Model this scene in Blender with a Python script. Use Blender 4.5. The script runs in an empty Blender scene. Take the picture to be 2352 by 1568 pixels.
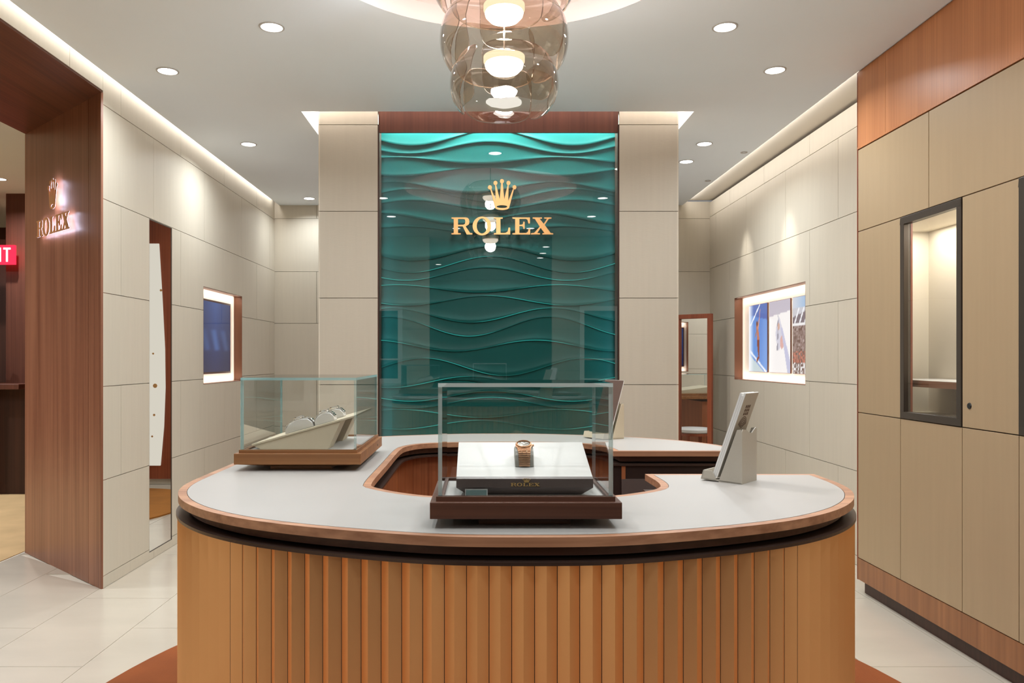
import bpy, bmesh, math, random
from mathutils import Vector, Matrix
from mathutils.geometry import tessellate_polygon
random.seed(7)
PI = math.pi
D_ = math.radians
S = bpy.context.scene
COL = S.collection

# ------------------------------------------------------------------ camera, world, exposure
cam_d = bpy.data.cameras.new('camera')
cam_d.sensor_width = 36.0
cam_d.lens = 1800.0 / 2352.0 * 36.0
cam_d.shift_x = (1176 - 1105) / 2352.0
cam_d.shift_y = (823 - 784) / 2352.0
cam_d.clip_start = 0.02
cam = bpy.data.objects.new('camera', cam_d)
COL.objects.link(cam)
cam.location = (0, 0, 1.3)
cam.rotation_euler = (PI / 2, 0, 0)
S.camera = cam
w = bpy.data.worlds.new('world')
S.world = w
w.use_nodes = True
w.node_tree.nodes['Background'].inputs[0].default_value = (0.9, 0.93, 1.0, 1)
w.node_tree.nodes['Background'].inputs[1].default_value = 0.15
S.view_settings.view_transform = 'Standard'
S.view_settings.look = 'None'
S.view_settings.exposure = 0.53
S.view_settings.gamma = 1.0
S.view_settings.use_curve_mapping = False
S.cycles.transparent_max_bounces = 28
S.cycles.max_bounces = 7
S.cycles.diffuse_bounces = 3
S.cycles.adaptive_threshold = 0.05
S.cycles.glossy_bounces = 5
S.cycles.caustics_reflective = False
S.cycles.caustics_refractive = False

WARM = (0.90, 0.96, 1.0)
CH = 2.883            # ceiling height
XL, XR, YB = -2.135, 2.365, 8.1   # left wall, right wall, back wall
DL_POWER = 5.5

# ------------------------------------------------------------------ materials
MATS = {}
def srgb(r, g, b):
    def f(c):
        c /= 255.0
        return c / 12.92 if c <= 0.04045 else ((c + 0.055) / 1.055) ** 2.4
    return (f(r), f(g), f(b), 1.0)

def new_mat(name):
    m = bpy.data.materials.new(name)
    m.use_nodes = True
    nt = m.node_tree
    for n in list(nt.nodes):
        nt.nodes.remove(n)
    out = nt.nodes.new('ShaderNodeOutputMaterial')
    MATS[name] = m
    return m, nt, out

def pbsdf(nt, col, rough=0.5, metal=0.0, spec=0.5):
    p = nt.nodes.new('ShaderNodeBsdfPrincipled')
    p.inputs['Base Color'].default_value = col
    p.inputs['Roughness'].default_value = rough
    p.inputs['Metallic'].default_value = metal
    p.inputs['Specular IOR Level'].default_value = spec
    return p

def mat_plain(name, col, rough=0.5, metal=0.0, spec=0.5, noise=0.0, nscale=(8, 8, 8), bump=0.0, bscale=None, coat=0.0):
    m, nt, out = new_mat(name)
    p = pbsdf(nt, col, rough, metal, spec)
    if coat:
        p.inputs['Coat Weight'].default_value = coat
        p.inputs['Coat Roughness'].default_value = 0.08
    tc = nt.nodes.new('ShaderNodeTexCoord')
    if noise:
        mp = nt.nodes.new('ShaderNodeMapping')
        mp.inputs['Scale'].default_value = nscale
        nz = nt.nodes.new('ShaderNodeTexNoise')
        nz.inputs['Scale'].default_value = 1.0
        nz.inputs['Detail'].default_value = 5
        nt.links.new(tc.outputs['Object'], mp.inputs[0])
        nt.links.new(mp.outputs[0], nz.inputs['Vector'])
        cr = nt.nodes.new('ShaderNodeValToRGB')
        a = [max(0, c * (1 - noise)) for c in col[:3]] + [1]
        b = [min(1, c * (1 + noise)) for c in col[:3]] + [1]
        cr.color_ramp.elements[0].position = 0.3
        cr.color_ramp.elements[1].position = 0.7
        cr.color_ramp.elements[0].color = a
        cr.color_ramp.elements[1].color = b
        nt.links.new(nz.outputs['Fac'], cr.inputs[0])
        nt.links.new(cr.outputs[0], p.inputs['Base Color'])
    if bump:
        mp2 = nt.nodes.new('ShaderNodeMapping')
        mp2.inputs['Scale'].default_value = bscale or (200, 200, 200)
        n2 = nt.nodes.new('ShaderNodeTexNoise')
        n2.inputs['Scale'].default_value = 1.0
        n2.inputs['Detail'].default_value = 3
        nt.links.new(tc.outputs['Object'], mp2.inputs[0])
        nt.links.new(mp2.outputs[0], n2.inputs['Vector'])
        bp = nt.nodes.new('ShaderNodeBump')
        bp.inputs['Strength'].default_value = bump
        bp.inputs['Distance'].default_value = 0.002
        nt.links.new(n2.outputs['Fac'], bp.inputs['Height'])
        nt.links.new(bp.outputs[0], p.inputs['Normal'])
    nt.links.new(p.outputs[0], out.inputs[0])
    return m

def mat_wood(name, dark, light, axis='z', fine=90.0, rough=0.38, coat=0.0):
    """straight grained veneer; grain runs along axis"""
    m, nt, out = new_mat(name)
    p = pbsdf(nt, light, rough)
    if coat:
        p.inputs['Coat Weight'].default_value = coat
        p.inputs['Coat Roughness'].default_value = 0.15
    tc = nt.nodes.new('ShaderNodeTexCoord')
    mp = nt.nodes.new('ShaderNodeMapping')
    mp2 = nt.nodes.new('ShaderNodeMapping')
    sc = {'x': (0.8, fine, fine), 'y': (fine, 0.8, fine), 'z': (fine, fine, 0.8)}[axis]
    sc2 = {'x': (0.5, 9, 9), 'y': (9, 0.5, 9), 'z': (9, 9, 0.5)}[axis]
    mp.inputs['Scale'].default_value = sc
    mp2.inputs['Scale'].default_value = sc2
    n1 = nt.nodes.new('ShaderNodeTexNoise'); n1.inputs['Scale'].default_value = 1; n1.inputs['Detail'].default_value = 3
    n2 = nt.nodes.new('ShaderNodeTexNoise'); n2.inputs['Scale'].default_value = 1; n2.inputs['Detail'].default_value = 4
    for a, b in ((mp, n1), (mp2, n2)):
        nt.links.new(tc.outputs['Object'], a.inputs[0])
        nt.links.new(a.outputs[0], b.inputs['Vector'])
    mx = nt.nodes.new('ShaderNodeMix')
    mx.data_type = 'FLOAT'
    mx.inputs['Factor'].default_value = 0.45
    nt.links.new(n1.outputs['Fac'], mx.inputs['A'])
    nt.links.new(n2.outputs['Fac'], mx.inputs['B'])
    cr = nt.nodes.new('ShaderNodeValToRGB')
    cr.color_ramp.elements[0].position = 0.32
    cr.color_ramp.elements[1].position = 0.68
    cr.color_ramp.elements[0].color = dark
    cr.color_ramp.elements[1].color = light
    nt.links.new(mx.outputs['Result'], cr.inputs[0])
    nt.links.new(cr.outputs[0], p.inputs['Base Color'])
    nt.links.new(p.outputs[0], out.inputs[0])
    return m

def mat_emit(name, col, strength):
    m, nt, out = new_mat(name)
    e = nt.nodes.new('ShaderNodeEmission')
    e.inputs[0].default_value = col
    e.inputs[1].default_value = strength
    nt.links.new(e.outputs[0], out.inputs[0])
    return m

def mat_glass(name, tint, ior=1.5, refl=1.0, rough=0.0):
    """clear sheet glass: tinted see-through plus a fresnel reflection on its outer faces"""
    m, nt, out = new_mat(name)
    t = nt.nodes.new('ShaderNodeBsdfTransparent'); t.inputs[0].default_value = tint
    g = nt.nodes.new('ShaderNodeBsdfGlossy'); g.inputs['Roughness'].default_value = rough
    fr = nt.nodes.new('ShaderNodeFresnel'); fr.inputs[0].default_value = ior
    geo = nt.nodes.new('ShaderNodeNewGeometry')
    inv = nt.nodes.new('ShaderNodeMath'); inv.operation = 'SUBTRACT'; inv.inputs[0].default_value = refl
    mul = nt.nodes.new('ShaderNodeMath'); mul.operation = 'MULTIPLY'; mul.use_clamp = True
    sc = nt.nodes.new('ShaderNodeMath'); sc.operation = 'MULTIPLY'; sc.inputs[1].default_value = refl
    nt.links.new(geo.outputs['Backfacing'], sc.inputs[0])
    nt.links.new(sc.outputs[0], inv.inputs[1])
    nt.links.new(fr.outputs[0], mul.inputs[0])
    nt.links.new(inv.outputs[0], mul.inputs[1])
    mx = nt.nodes.new('ShaderNodeMixShader')
    nt.links.new(mul.outputs[0], mx.inputs[0])
    nt.links.new(t.outputs[0], mx.inputs[1])
    nt.links.new(g.outputs[0], mx.inputs[2])
    nt.links.new(mx.outputs[0], out.inputs[0])
    return m

def mat_edge(name, col, mixf=0.55, tint=(0.75, 0.9, 0.88, 1)):
    m, nt, out = new_mat(name)
    t = nt.nodes.new('ShaderNodeBsdfTransparent'); t.inputs[0].default_value = tint
    p = pbsdf(nt, col, 0.08, 0.0, 0.9)
    mx = nt.nodes.new('ShaderNodeMixShader'); mx.inputs[0].default_value = mixf
    nt.links.new(t.outputs[0], mx.inputs[1])
    nt.links.new(p.outputs[0], mx.inputs[2])
    nt.links.new(mx.outputs[0], out.inputs[0])
    return m

def mat_picture(name, strength, gloss=0.12):
    m, nt, out = new_mat(name)
    at = nt.nodes.new('ShaderNodeAttribute'); at.attribute_name = 'print_color'
    p = pbsdf(nt, (0.02, 0.02, 0.02, 1), gloss)
    nt.links.new(at.outputs['Color'], p.inputs['Emission Color'])
    p.inputs['Emission Strength'].default_value = strength
    nt.links.new(p.outputs[0], out.inputs[0])
    return m

def mat_print(name):
    m, nt, out = new_mat(name)
    at = nt.nodes.new('ShaderNodeAttribute'); at.attribute_name = 'print_color'
    p = pbsdf(nt, (1, 1, 1, 1), 0.45)
    nt.links.new(at.outputs['Color'], p.inputs['Base Color'])
    nt.links.new(p.outputs[0], out.inputs[0])
    return m

mat_plain('panel', srgb(208, 199, 182), 0.55, noise=0.02, nscale=(40, 40, 2), bump=0.2, bscale=(240, 240, 30))
mat_plain('pillar_panel', srgb(191, 182, 166), 0.55, noise=0.02, nscale=(40, 40, 2), bump=0.2, bscale=(30, 240, 240))
mat_plain('joint', srgb(146, 135, 119), 0.8)
mat_plain('ceiling', srgb(236, 244, 252), 0.85, noise=0.01, nscale=(2, 2, 2))
mat_plain('cove_paint', srgb(235, 229, 222), 0.8)
mat_plain('dome_paint', srgb(240, 224, 222), 0.75)
mat_plain('soffit_paint', srgb(216, 208, 194), 0.7)
mat_plain('grout', srgb(218, 208, 192), 0.8)
mat_plain('marble', srgb(204, 193, 177), 0.22, noise=0.06, nscale=(1.2, 3.0, 2), coat=0.15)
mat_plain('carpet', srgb(205, 172, 125), 0.95, noise=0.12, nscale=(3, 3, 3), bump=0.5)
mat_plain('rug', srgb(142, 74, 30), 0.95, noise=0.10, nscale=(5, 5, 5), bump=0.6)
mat_plain('gold_rug', srgb(170, 108, 40), 0.95, noise=0.10, nscale=(5, 5, 5), bump=0.6)
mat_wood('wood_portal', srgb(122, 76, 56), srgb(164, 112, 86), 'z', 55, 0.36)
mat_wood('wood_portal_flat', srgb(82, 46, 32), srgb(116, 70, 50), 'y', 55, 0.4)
mat_wood('wood_fascia', srgb(176, 110, 68), srgb(208, 140, 92), 'z', 110, 0.38)
mat_wood('wood_dark', srgb(46, 24, 16), srgb(74, 42, 30), 'z', 60, 0.45)
mat_wood('wood_room', srgb(80, 42, 30), srgb(104, 60, 44), 'z', 60, 0.45)
mat_wood('wood_rim', srgb(142, 95, 68), srgb(198, 148, 114), 'x', 60, 0.42)
mat_wood('wood_case_dark', srgb(74, 44, 32), srgb(112, 72, 54), 'x', 70, 0.45)
mat_wood('wood_case_light', srgb(120, 76, 42), srgb(164, 112, 66), 'x', 70, 0.45)
mat_wood('wood_inner', srgb(128, 70, 42), srgb(176, 108, 68), 'z', 90, 0.4)
mat_wood('wood_red', srgb(124, 60, 36), srgb(158, 84, 54), 'z', 70, 0.4)
mat_wood('wood_plinth', srgb(128, 80, 48), srgb(170, 114, 72), 'z', 30, 0.4)
mat_plain('dark_recess', srgb(44, 26, 20), 0.5)
mat_plain('ledge_bronze', srgb(78, 60, 52), 0.35, 0.5)
mat_plain('bronze_slat', srgb(250, 190, 130), 0.4, 0.8)
mat_plain('counter_stone', srgb(170, 166, 161), 0.42, noise=0.02, nscale=(1.5, 3, 2))
mat_plain('cabinet', srgb(176, 151, 118), 0.5, noise=0.02, nscale=(3, 40, 2))
mat_plain('cabinet_gap', srgb(70, 52, 36), 0.7)
mat_plain('dark_frame', srgb(84, 74, 66), 0.4, 0.6)
mat_plain('showcase_liner', srgb(226, 216, 198), 0.7)
mat_plain('black', (0.01, 0.01, 0.012, 1), 0.4)
mat_plain('gold', srgb(240, 200, 130), 0.3, 0.5)
mat_plain('sign_gold', srgb(222, 170, 108), 0.38, 0.35)
mat_plain('sign_bronze', srgb(206, 150, 98), 0.45, 0.15)
mat_plain('rose_gold', srgb(236, 182, 142), 0.25, 0.8)
mat_plain('steel', srgb(215, 214, 212), 0.15, 1.0)
mat_plain('dial', srgb(96, 88, 80), 0.2, 0.3)
mat_plain('white_leather', srgb(206, 203, 199), 0.5, bump=0.1)
mat_plain('grey_leather', srgb(168, 163, 155), 0.5, bump=0.2)
mat_plain('dark_leather', srgb(96, 84, 80), 0.42, bump=0.2)
mat_plain('cream_leather', srgb(206, 192, 166), 0.5, bump=0.15)
mat_plain('holder_leather', srgb(186, 178, 164), 0.5, bump=0.15)
mat_plain('brown_cover', srgb(86, 62, 50), 0.45)
mat_plain('paper', srgb(232, 230, 226), 0.6)
mat_plain('plate_green', srgb(120, 142, 138), 0.25, 0.6)
mat_plain('brushed_silver', srgb(196, 192, 186), 0.3, 0.9)
mat_plain('trim_ring', srgb(190, 187, 184), 0.5)
mat_plain('mirror', (0.92, 0.93, 0.92, 1), 0.0, 1.0)
mat_plain('emerald', srgb(0, 76, 73), 0.42, spec=0.25)
mat_plain('niche_back', srgb(240, 228, 216), 0.75)
mat_plain('niche_reveal', srgb(112, 70, 46), 0.45)
mat_plain('shelf_red', srgb(120, 74, 46), 0.4)
mat_plain('tissue', srgb(240, 222, 196), 0.9)
mat_plain('black_box', srgb(34, 36, 42), 0.35)
mat_glass('clear_glass', (0.985, 0.995, 0.99, 1), 1.5, 1.5)
mat_glass('feature_glass', (0.97, 0.99, 0.985, 1), 1.52, 2.4)
mat_glass('smoked_glass', (0.86, 0.815, 0.765, 1), 1.5, 1.8)
mat_edge('glass_edge', srgb(168, 212, 216), 0.6)
mat_edge('clear_edge', srgb(236, 243, 241), 0.6)
mat_edge('smoked_edge', srgb(128, 112, 98), 0.6, (0.6, 0.55, 0.5, 1))
mat_emit('lens', (1.0, 0.97, 0.92, 1), 9.0)
mat_emit('lamp_lens', (1.0, 0.95, 0.86, 1), 8.0)
mat_emit('lamp_body', (1.0, 0.85, 0.6, 1), 1.1)
mat_emit('halo', (0.80, 0.77, 1.0, 1), 8.5)
mat_emit('strip', (1.0, 0.92, 0.91, 1), 3.6)
mat_emit('strip_white', (0.95, 0.96, 1.0, 1), 6.0)
mat_emit('sign_red', (1.0, 0.02, 0.05, 1), 1.6)
mat_emit('sign_white', (1.0, 0.86, 0.78, 1), 1.3)
mat_emit('highlight_emit', (0.06, 0.62, 0.54, 1), 0.42)
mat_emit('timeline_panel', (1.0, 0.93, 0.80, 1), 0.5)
mat_picture('backlit_print', 0.72)
mat_picture('screen_image', 0.34, 0.04)
mat_print('print')

# ------------------------------------------------------------------ geometry helpers
class MB:
    def __init__(s):
        s.v = []; s.f = []; s.m = []
    def add(s, vs, fs, mi=0):
        b = len(s.v)
        s.v += [tuple(v) for v in vs]
        s.f += [tuple(b + i for i in f) for f in fs]
        s.m += [mi] * len(fs)
        return s
    def box(s, x0, x1, y0, y1, z0, z1, mi=0):
        vs = [(x, y, z) for z in (z0, z1) for y in (y0, y1) for x in (x0, x1)]
        return s.add(vs, [(0, 2, 3, 1), (4, 5, 7, 6), (0, 1, 5, 4), (2, 6, 7, 3), (0, 4, 6, 2), (1, 3, 7, 5)], mi)
    def hexa(s, p, mi=0):
        return s.add(p, [(0, 3, 2, 1), (4, 5, 6, 7), (0, 1, 5, 4), (1, 2, 6, 5), (2, 3, 7, 6), (3, 0, 4, 7)], mi)
    def prism(s, loops, fn, d0, d1, mi=0):
        """loops of 2-D points (first outer, rest holes), fn(a,b,d)->xyz"""
        flat = [p for l in loops for p in l]
        n = len(flat)
        tris = tessellate_polygon([[Vector((p[0], p[1], 0)) for p in l] for l in loops])
        vs = [fn(p[0], p[1], d0) for p in flat] + [fn(p[0], p[1], d1) for p in flat]
        fs = [tuple(t) for t in tris] + [tuple(n + i for i in reversed(t)) for t in tris]
        o = 0
        for l in loops:
            k = len(l)
            for i in range(k):
                j = (i + 1) % k
                fs.append((o + i, o + j, n + o + j, n + o + i))
            o += k
        return s.add(vs, fs, mi)
    def tube(s, pts, r, seg=8, mi=0, closed=False):
        pts = [Vector(p) for p in pts]
        n = len(pts)
        vs = []
        for i, p in enumerate(pts):
            if closed:
                t = pts[(i + 1) % n] - pts[i - 1]
            else:
                t = pts[min(i + 1, n - 1)] - pts[max(i - 1, 0)]
            t.normalize()
            a = t.cross(Vector((0, 0, 1)))
            if a.length < 1e-3:
                a = t.cross(Vector((1, 0, 0)))
            a.normalize()
            b = t.cross(a)
            for k in range(seg):
                an = 2 * PI * k / seg
                vs.append(p + a * (r * math.cos(an)) + b * (r * math.sin(an)))
        fs = []
        for i in range(n if closed else n - 1):
            for k in range(seg):
                a0 = i * seg + k; a1 = i * seg + (k + 1) % seg
                b0 = ((i + 1) % n) * seg + k; b1 = ((i + 1) % n) * seg + (k + 1) % seg
                fs.append((a0, a1, b1, b0))
        if not closed:
            fs.append(tuple(range(seg)))
            fs.append(tuple((n - 1) * seg + k for k in reversed(range(seg))))
        return s.add(vs, fs, mi)
    def lathe(s, prof, c, seg=48, mi=0, axis='z', closed=False, caps=True):
        """prof: list of (r, h) along axis"""
        vs = []
        for r, h in prof:
            for k in range(seg):
                a = 2 * PI * k / seg
                if axis == 'z':
                    vs.append((c[0] + r * math.cos(a), c[1] + r * math.sin(a), c[2] + h))
                elif axis == 'y':
                    vs.append((c[0] + r * math.cos(a), c[1] + h, c[2] + r * math.sin(a)))
                else:
                    vs.append((c[0] + h, c[1] + r * math.cos(a), c[2] + r * math.sin(a)))
        fs = []
        n = len(prof)
        for i in range(n if closed else n - 1):
            j = (i + 1) % n
            for k in range(seg):
                k2 = (k + 1) % seg
                fs.append((i * seg + k, i * seg + k2, j * seg + k2, j * seg + k))
        if not closed and caps:
            if prof[0][0] > 1e-6: fs.append(tuple(reversed(range(seg))))
            if prof[-1][0] > 1e-6: fs.append(tuple((n - 1) * seg + k for k in range(seg)))
        return s.add(vs, fs, mi)
    def xf(s, M, start=0):
        s.v[start:] = [tuple(M @ Vector(v)) for v in s.v[start:]]
        return s
    def build(s, name, mats, parent=None, smooth=False, bevel=0.0, local=False, recalc=True):
        me = bpy.data.meshes.new(name)
        me.from_pydata([tuple(v) for v in s.v], [], s.f)
        if isinstance(mats, str): mats = [mats]
        for k in mats: me.materials.append(MATS[k])
        me.polygons.foreach_set('material_index', s.m)
        bm = bmesh.new(); bm.from_mesh(me)
        bmesh.ops.remove_doubles(bm, verts=bm.verts, dist=1e-6)
        if recalc: bmesh.ops.recalc_face_normals(bm, faces=bm.faces)
        bm.to_mesh(me); bm.free()
        o = bpy.data.objects.new(name, me)
        COL.objects.link(o)
        if parent is not None:
            o.parent = parent
            if not local:
                o.matrix_parent_inverse = Matrix.Translation(-WORLD(parent))
        if smooth:
            for p in me.polygons: p.use_smooth = True
            md = o.modifiers.new('split', 'EDGE_SPLIT'); md.split_angle = math.radians(35)
        if bevel:
            md = o.modifiers.new('edge', 'BEVEL'); md.width = bevel; md.segments = 2; md.limit_method = 'ANGLE'; md.angle_limit = math.radians(40)
            md.harden_normals = False
        return o

def WORLD(o):
    v = Vector(o.location)
    if o.parent is not None:
        v = v + o.matrix_parent_inverse.translation + WORLD(o.parent)
    return v

def tag(o, label, cat=None, group=None, kind=None):
    o['label'] = label
    if cat: o['category'] = cat
    if group: o['group'] = group
    if kind: o['kind'] = kind
    return o

def thing(name, label, cat, loc=(0, 0, 0), rotz=0.0, group=None, kind=None):
    o = bpy.data.objects.new(name, None)
    o.empty_display_size = 0.05
    COL.objects.link(o)
    o.location = loc
    o.rotation_euler = (0, 0, rotz)
    return tag(o, label, cat, group, kind)

def copy_tree(o, parent=None):
    c = o.copy(); COL.objects.link(c)
    if parent is not None:
        c.parent = parent
    for ch in list(o.children):
        copy_tree(ch, c)
    return c

def area(name, loc, rot, sx, sy, power, col=WARM, parent=None, shape='RECTANGLE', spread=PI):
    d = bpy.data.lights.new(name, 'AREA')
    d.shape = shape; d.size = sx
    if shape in ('RECTANGLE', 'ELLIPSE'): d.size_y = sy
    d.energy = power; d.color = col; d.spread = spread
    o = bpy.data.objects.new(name, d); COL.objects.link(o)
    o.location = loc; o.rotation_euler = rot
    if parent is not None:
        o.parent = parent; o.matrix_parent_inverse = Matrix.Translation(-WORLD(parent))
    return o

def spot(name, loc, target, power, angle, blend, radius=0.03, col=WARM, parent=None):
    d = bpy.data.lights.new(name, 'SPOT')
    d.energy = power; d.color = col; d.spot_size = angle; d.spot_blend = blend; d.shadow_soft_size = radius
    o = bpy.data.objects.new(name, d); COL.objects.link(o)
    o.location = loc
    o.rotation_euler = (Vector(target) - Vector(loc)).to_track_quat('-Z', 'Y').to_euler()
    if parent is not None:
        o.parent = parent; o.matrix_parent_inverse = Matrix.Translation(-WORLD(parent))
    return o

def catmull(pts, n, closed=False):
    P = [Vector(p) for p in pts]
    out = []
    m = len(P)
    segs = m if closed else m - 1
    for i in range(segs):
        p0 = P[i - 1] if (closed or i > 0) else P[0] * 2 - P[1]
        p1 = P[i]; p2 = P[(i + 1) % m]
        p3 = P[(i + 2) % m] if (closed or i + 2 < m) else P[-1] * 2 - P[-2]
        for k in range(n):
            t = k / n
            out.append(0.5 * ((2 * p1) + (p2 - p0) * t + (2 * p0 - 5 * p1 + 4 * p2 - p3) * t * t + (3 * p1 - p0 - 3 * p2 + p3) * t ** 3))
    if not closed: out.append(P[-1])
    return out

def resample(pts, step):
    P = [Vector(p) for p in pts]
    L = [0.0]
    for i in range(1, len(P)): L.append(L[-1] + (P[i] - P[i - 1]).length)
    n = max(2, int(round(L[-1] / step)))
    out = []; j = 0
    for k in range(n + 1):
        d = L[-1] * k / n
        while j < len(P) - 2 and L[j + 1] < d: j += 1
        t = (d - L[j]) / max(1e-9, L[j + 1] - L[j])
        out.append(P[j].lerp(P[j + 1], min(1, t)))
    return out

def offset_path(P, d):
    """offset an open 2-D path sideways (positive = to the right of travel)"""
    out = []
    for i, p in enumerate(P):
        t = P[min(i + 1, len(P) - 1)] - P[max(i - 1, 0)]
        t = Vector((t[0], t[1])).normalized()
        out.append(Vector((p[0] + t[1] * d, p[1] - t[0] * d)))
    return out

def cells(a0, a1, z0, z1, ops):
    xs = sorted({a0, a1} | {v for o in ops for v in o[:2] if a0 < v < a1})
    zs = sorted({z0, z1} | {v for o in ops for v in o[2:4] if z0 < v < z1})
    out = []
    for i in range(len(xs) - 1):
        for j in range(len(zs) - 1):
            cx, cz = (xs[i] + xs[i + 1]) / 2, (zs[j] + zs[j + 1]) / 2
            if any(o[0] < cx < o[1] and o[2] < cz < o[3] for o in ops): continue
            out.append((xs[i], xs[i + 1], zs[j], zs[j + 1]))
    return out

def wall(name, label, axis, pos, nrm, s0, s1, rows, joints, ops=(), mat='panel', thick=0.12, gap=0.0038, pt=0.012, b0=0.0):
    """clad wall: backing plus single panels. nrm: +1/-1 direction of the room along the axis"""
    mb = MB()
    def bx(mb, a0, a1, z0, z1, d0, d1):
        lo, hi = sorted((pos + nrm * d0, pos + nrm * d1))
        if axis == 'x': mb.box(lo, hi, a0, a1, z0, z1)
        else: mb.box(a0, a1, lo, hi, z0, z1)
    for c in cells(s0 + b0, s1, rows[0], rows[-1], ops):
        bx(mb, c[0], c[1], c[2], c[3], -pt - thick, -pt)
    o = mb.build(name, 'joint')
    tag(o, label, kind='structure')
    for r in range(len(rows) - 1):
        js = [s0] + [j for j in joints[r] if s0 + 0.02 < j < s1 - 0.02] + [s1]
        for k in range(len(js) - 1):
            a0, a1 = js[k] + (gap / 2 if k else 0), js[k + 1] - (gap / 2 if k < len(js) - 2 else 0)
            z0, z1 = rows[r] + gap / 2, rows[r + 1] - gap / 2
            cs = cells(a0, a1, z0, z1, ops)
            if not cs: continue
            m2 = MB()
            for c in cs: bx(m2, c[0], c[1], c[2], c[3], -pt, 0)
            m2.build('panel', mat, o)
    return o

def painted(name, org, uv, vv, nx, ny, fn, matname, parent=None, label=None, cat=None, group=None):
    """flat print: grid whose colours come from fn(u,v) in sRGB 0..255"""
    org, uv, vv = Vector(org), Vector(uv), Vector(vv)
    vs = [org + uv * (i / nx) + vv * (j / ny) for j in range(ny + 1) for i in range(nx + 1)]
    fs = [(j * (nx + 1) + i, j * (nx + 1) + i + 1, (j + 1) * (nx + 1) + i + 1, (j + 1) * (nx + 1) + i) for j in range(ny) for i in range(nx)]
    me = bpy.data.meshes.new(name)
    me.from_pydata([tuple(v) for v in vs], [], fs)
    me.materials.append(MATS[matname])
    at = me.color_attributes.new('print_color', 'FLOAT_COLOR', 'POINT')
    for k in range(len(vs)):
        i, j = k % (nx + 1), k // (nx + 1)
        at.data[k].color = srgb(*fn(i / nx, j / ny))
    o = bpy.data.objects.new(name, me); COL.objects.link(o)
    if parent is not None:
        o.parent = parent; o.matrix_parent_inverse = Matrix.Translation(-WORLD(parent))
    if label: tag(o, label, cat, group)
    return o

def superellipse(cx, cy, a, b, n, k):
    out = []
    for i in range(k):
        t = 2 * PI * i / k
        c, s = math.cos(t), math.sin(t)
        out.append((cx + a * math.copysign(abs(c) ** (2 / n), c), cy + b * math.copysign(abs(s) ** (2 / n), s)))
    return out

# ================================================================== STRUCTURE
# ---- floor: stone tiles on a grout bed, carpet of the next room
fl = MB().box(XL - 0.95, XR + 0.3, 0.0, YB + 0.2, -0.10, -0.004).build('floor', 'grout')
tag(fl, 'pale marble tile floor of the boutique', kind='structure')
tx0, ty0, tw, tl = -3.10, 0.0, 0.4725, 0.945
for i in range(12):
    for j in range(-1, 9):
        y0 = ty0 + j * tl + (0.0 if i % 2 else tl / 2)
        x0 = tx0 + i * tw
        xa, xb = max(x0, XL - 0.93), min(x0 + tw, XR)
        ya, yb = max(y0, 0.0), min(y0 + tl, YB)
        if xb - xa < 0.03 or yb - ya < 0.03: continue
        loop = [(xa + .0015, ya + .0015), (xb - .0015, ya + .0015), (xb - .0015, yb - .0015), (xa + .0015, yb - .0015)]
        if xa < XL - 0.05:     # portal threshold follows the splayed reveal
            lim = lambda x: 4.427 + (XL - x) / 0.912 * 0.831
            if ya >= lim(xa) - 0.01: continue
            if yb > lim(xb):
                loop = [(xa + .0015, ya + .0015), (xb - .0015, ya + .0015), (xb - .0015, min(yb, max(ya + .01, lim(xb)))), (xa + .0015, min(yb, lim(xa)))]
        t = MB().prism([loop], lambda a, b, d: (a, b, d), -0.004, 0.0).build('tile', 'marble', fl)
f2 = MB().box(-9.0, XL - 0.95, -0.5, 11.0, -0.10, 0.0).build('floor_annex', 'carpet')
tag(f2, 'beige carpet in the room beyond the wooden portal', kind='structure')
f3 = MB().box(-4.0, 4.0, -6.0, 0.0, -0.10, 0.0).build('floor_corridor', 'wood_dark')
tag(f3, 'dark floor of the corridor outside the entrance', kind='structure')

# ---- ceiling with dome opening and cove slot round the feature wall
DC = (0.087, 2.96); DR = 0.80
circ = [(DC[0] + DR * math.cos(2 * PI * k / 96), DC[1] + DR * math.sin(2 * PI * k / 96)) for k in range(96)]
CX0, CX1, CY0, CY1 = -1.153, 1.365, 5.025, 5.62
outer = [(XL + 0.05, 0.0), (2.08, 0.0), (2.08, YB), (XL + 0.05, YB)]
ce = MB().prism([outer, circ, [(CX0, CY0), (CX1, CY0), (CX1, CY1), (CX0, CY1)]], lambda a, b, d: (a, b, d), CH, CH + 0.02).build('ceiling', 'ceiling')
tag(ce, 'pale grey painted ceiling with round recess', kind='structure')
MB().box(XL - 0.02, XL + 0.05, 0.0, YB, CH + 0.075, CH + 0.09).build('slot_lid', 'cove_paint', ce)
MB().box(2.07, 2.0795, 0.0, YB, CH + 0.0205, CH + 0.07).build('cove_edge', 'soffit_paint', ce)
area('wall_slot_light', (XL + 0.026, YB / 2 + 0.2, CH + 0.07), (0, 0, 0), 0.035, YB - 0.6, 8, (1.0, 0.95, 0.89), ce)
tr = MB().box(2.081, XR + 0.05, 4.36, YB, CH + 0.05, CH + 0.07).build('trim_1', 'soffit_paint')
tag(tr, 'beige lit strip along the ceiling edge above the panelled wall', kind='structure')
MB().box(2.081, XR + 0.3, 0.0, 4.355, CH + 0.012, CH + 0.03).build('return_strip', 'ceiling', tr)
area('channel_light', (2.086, 6.22, CH + .03), (0, D_(-100), 0), .025, 3.6, 4.5, (1.0, .97, .94), tr)
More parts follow.
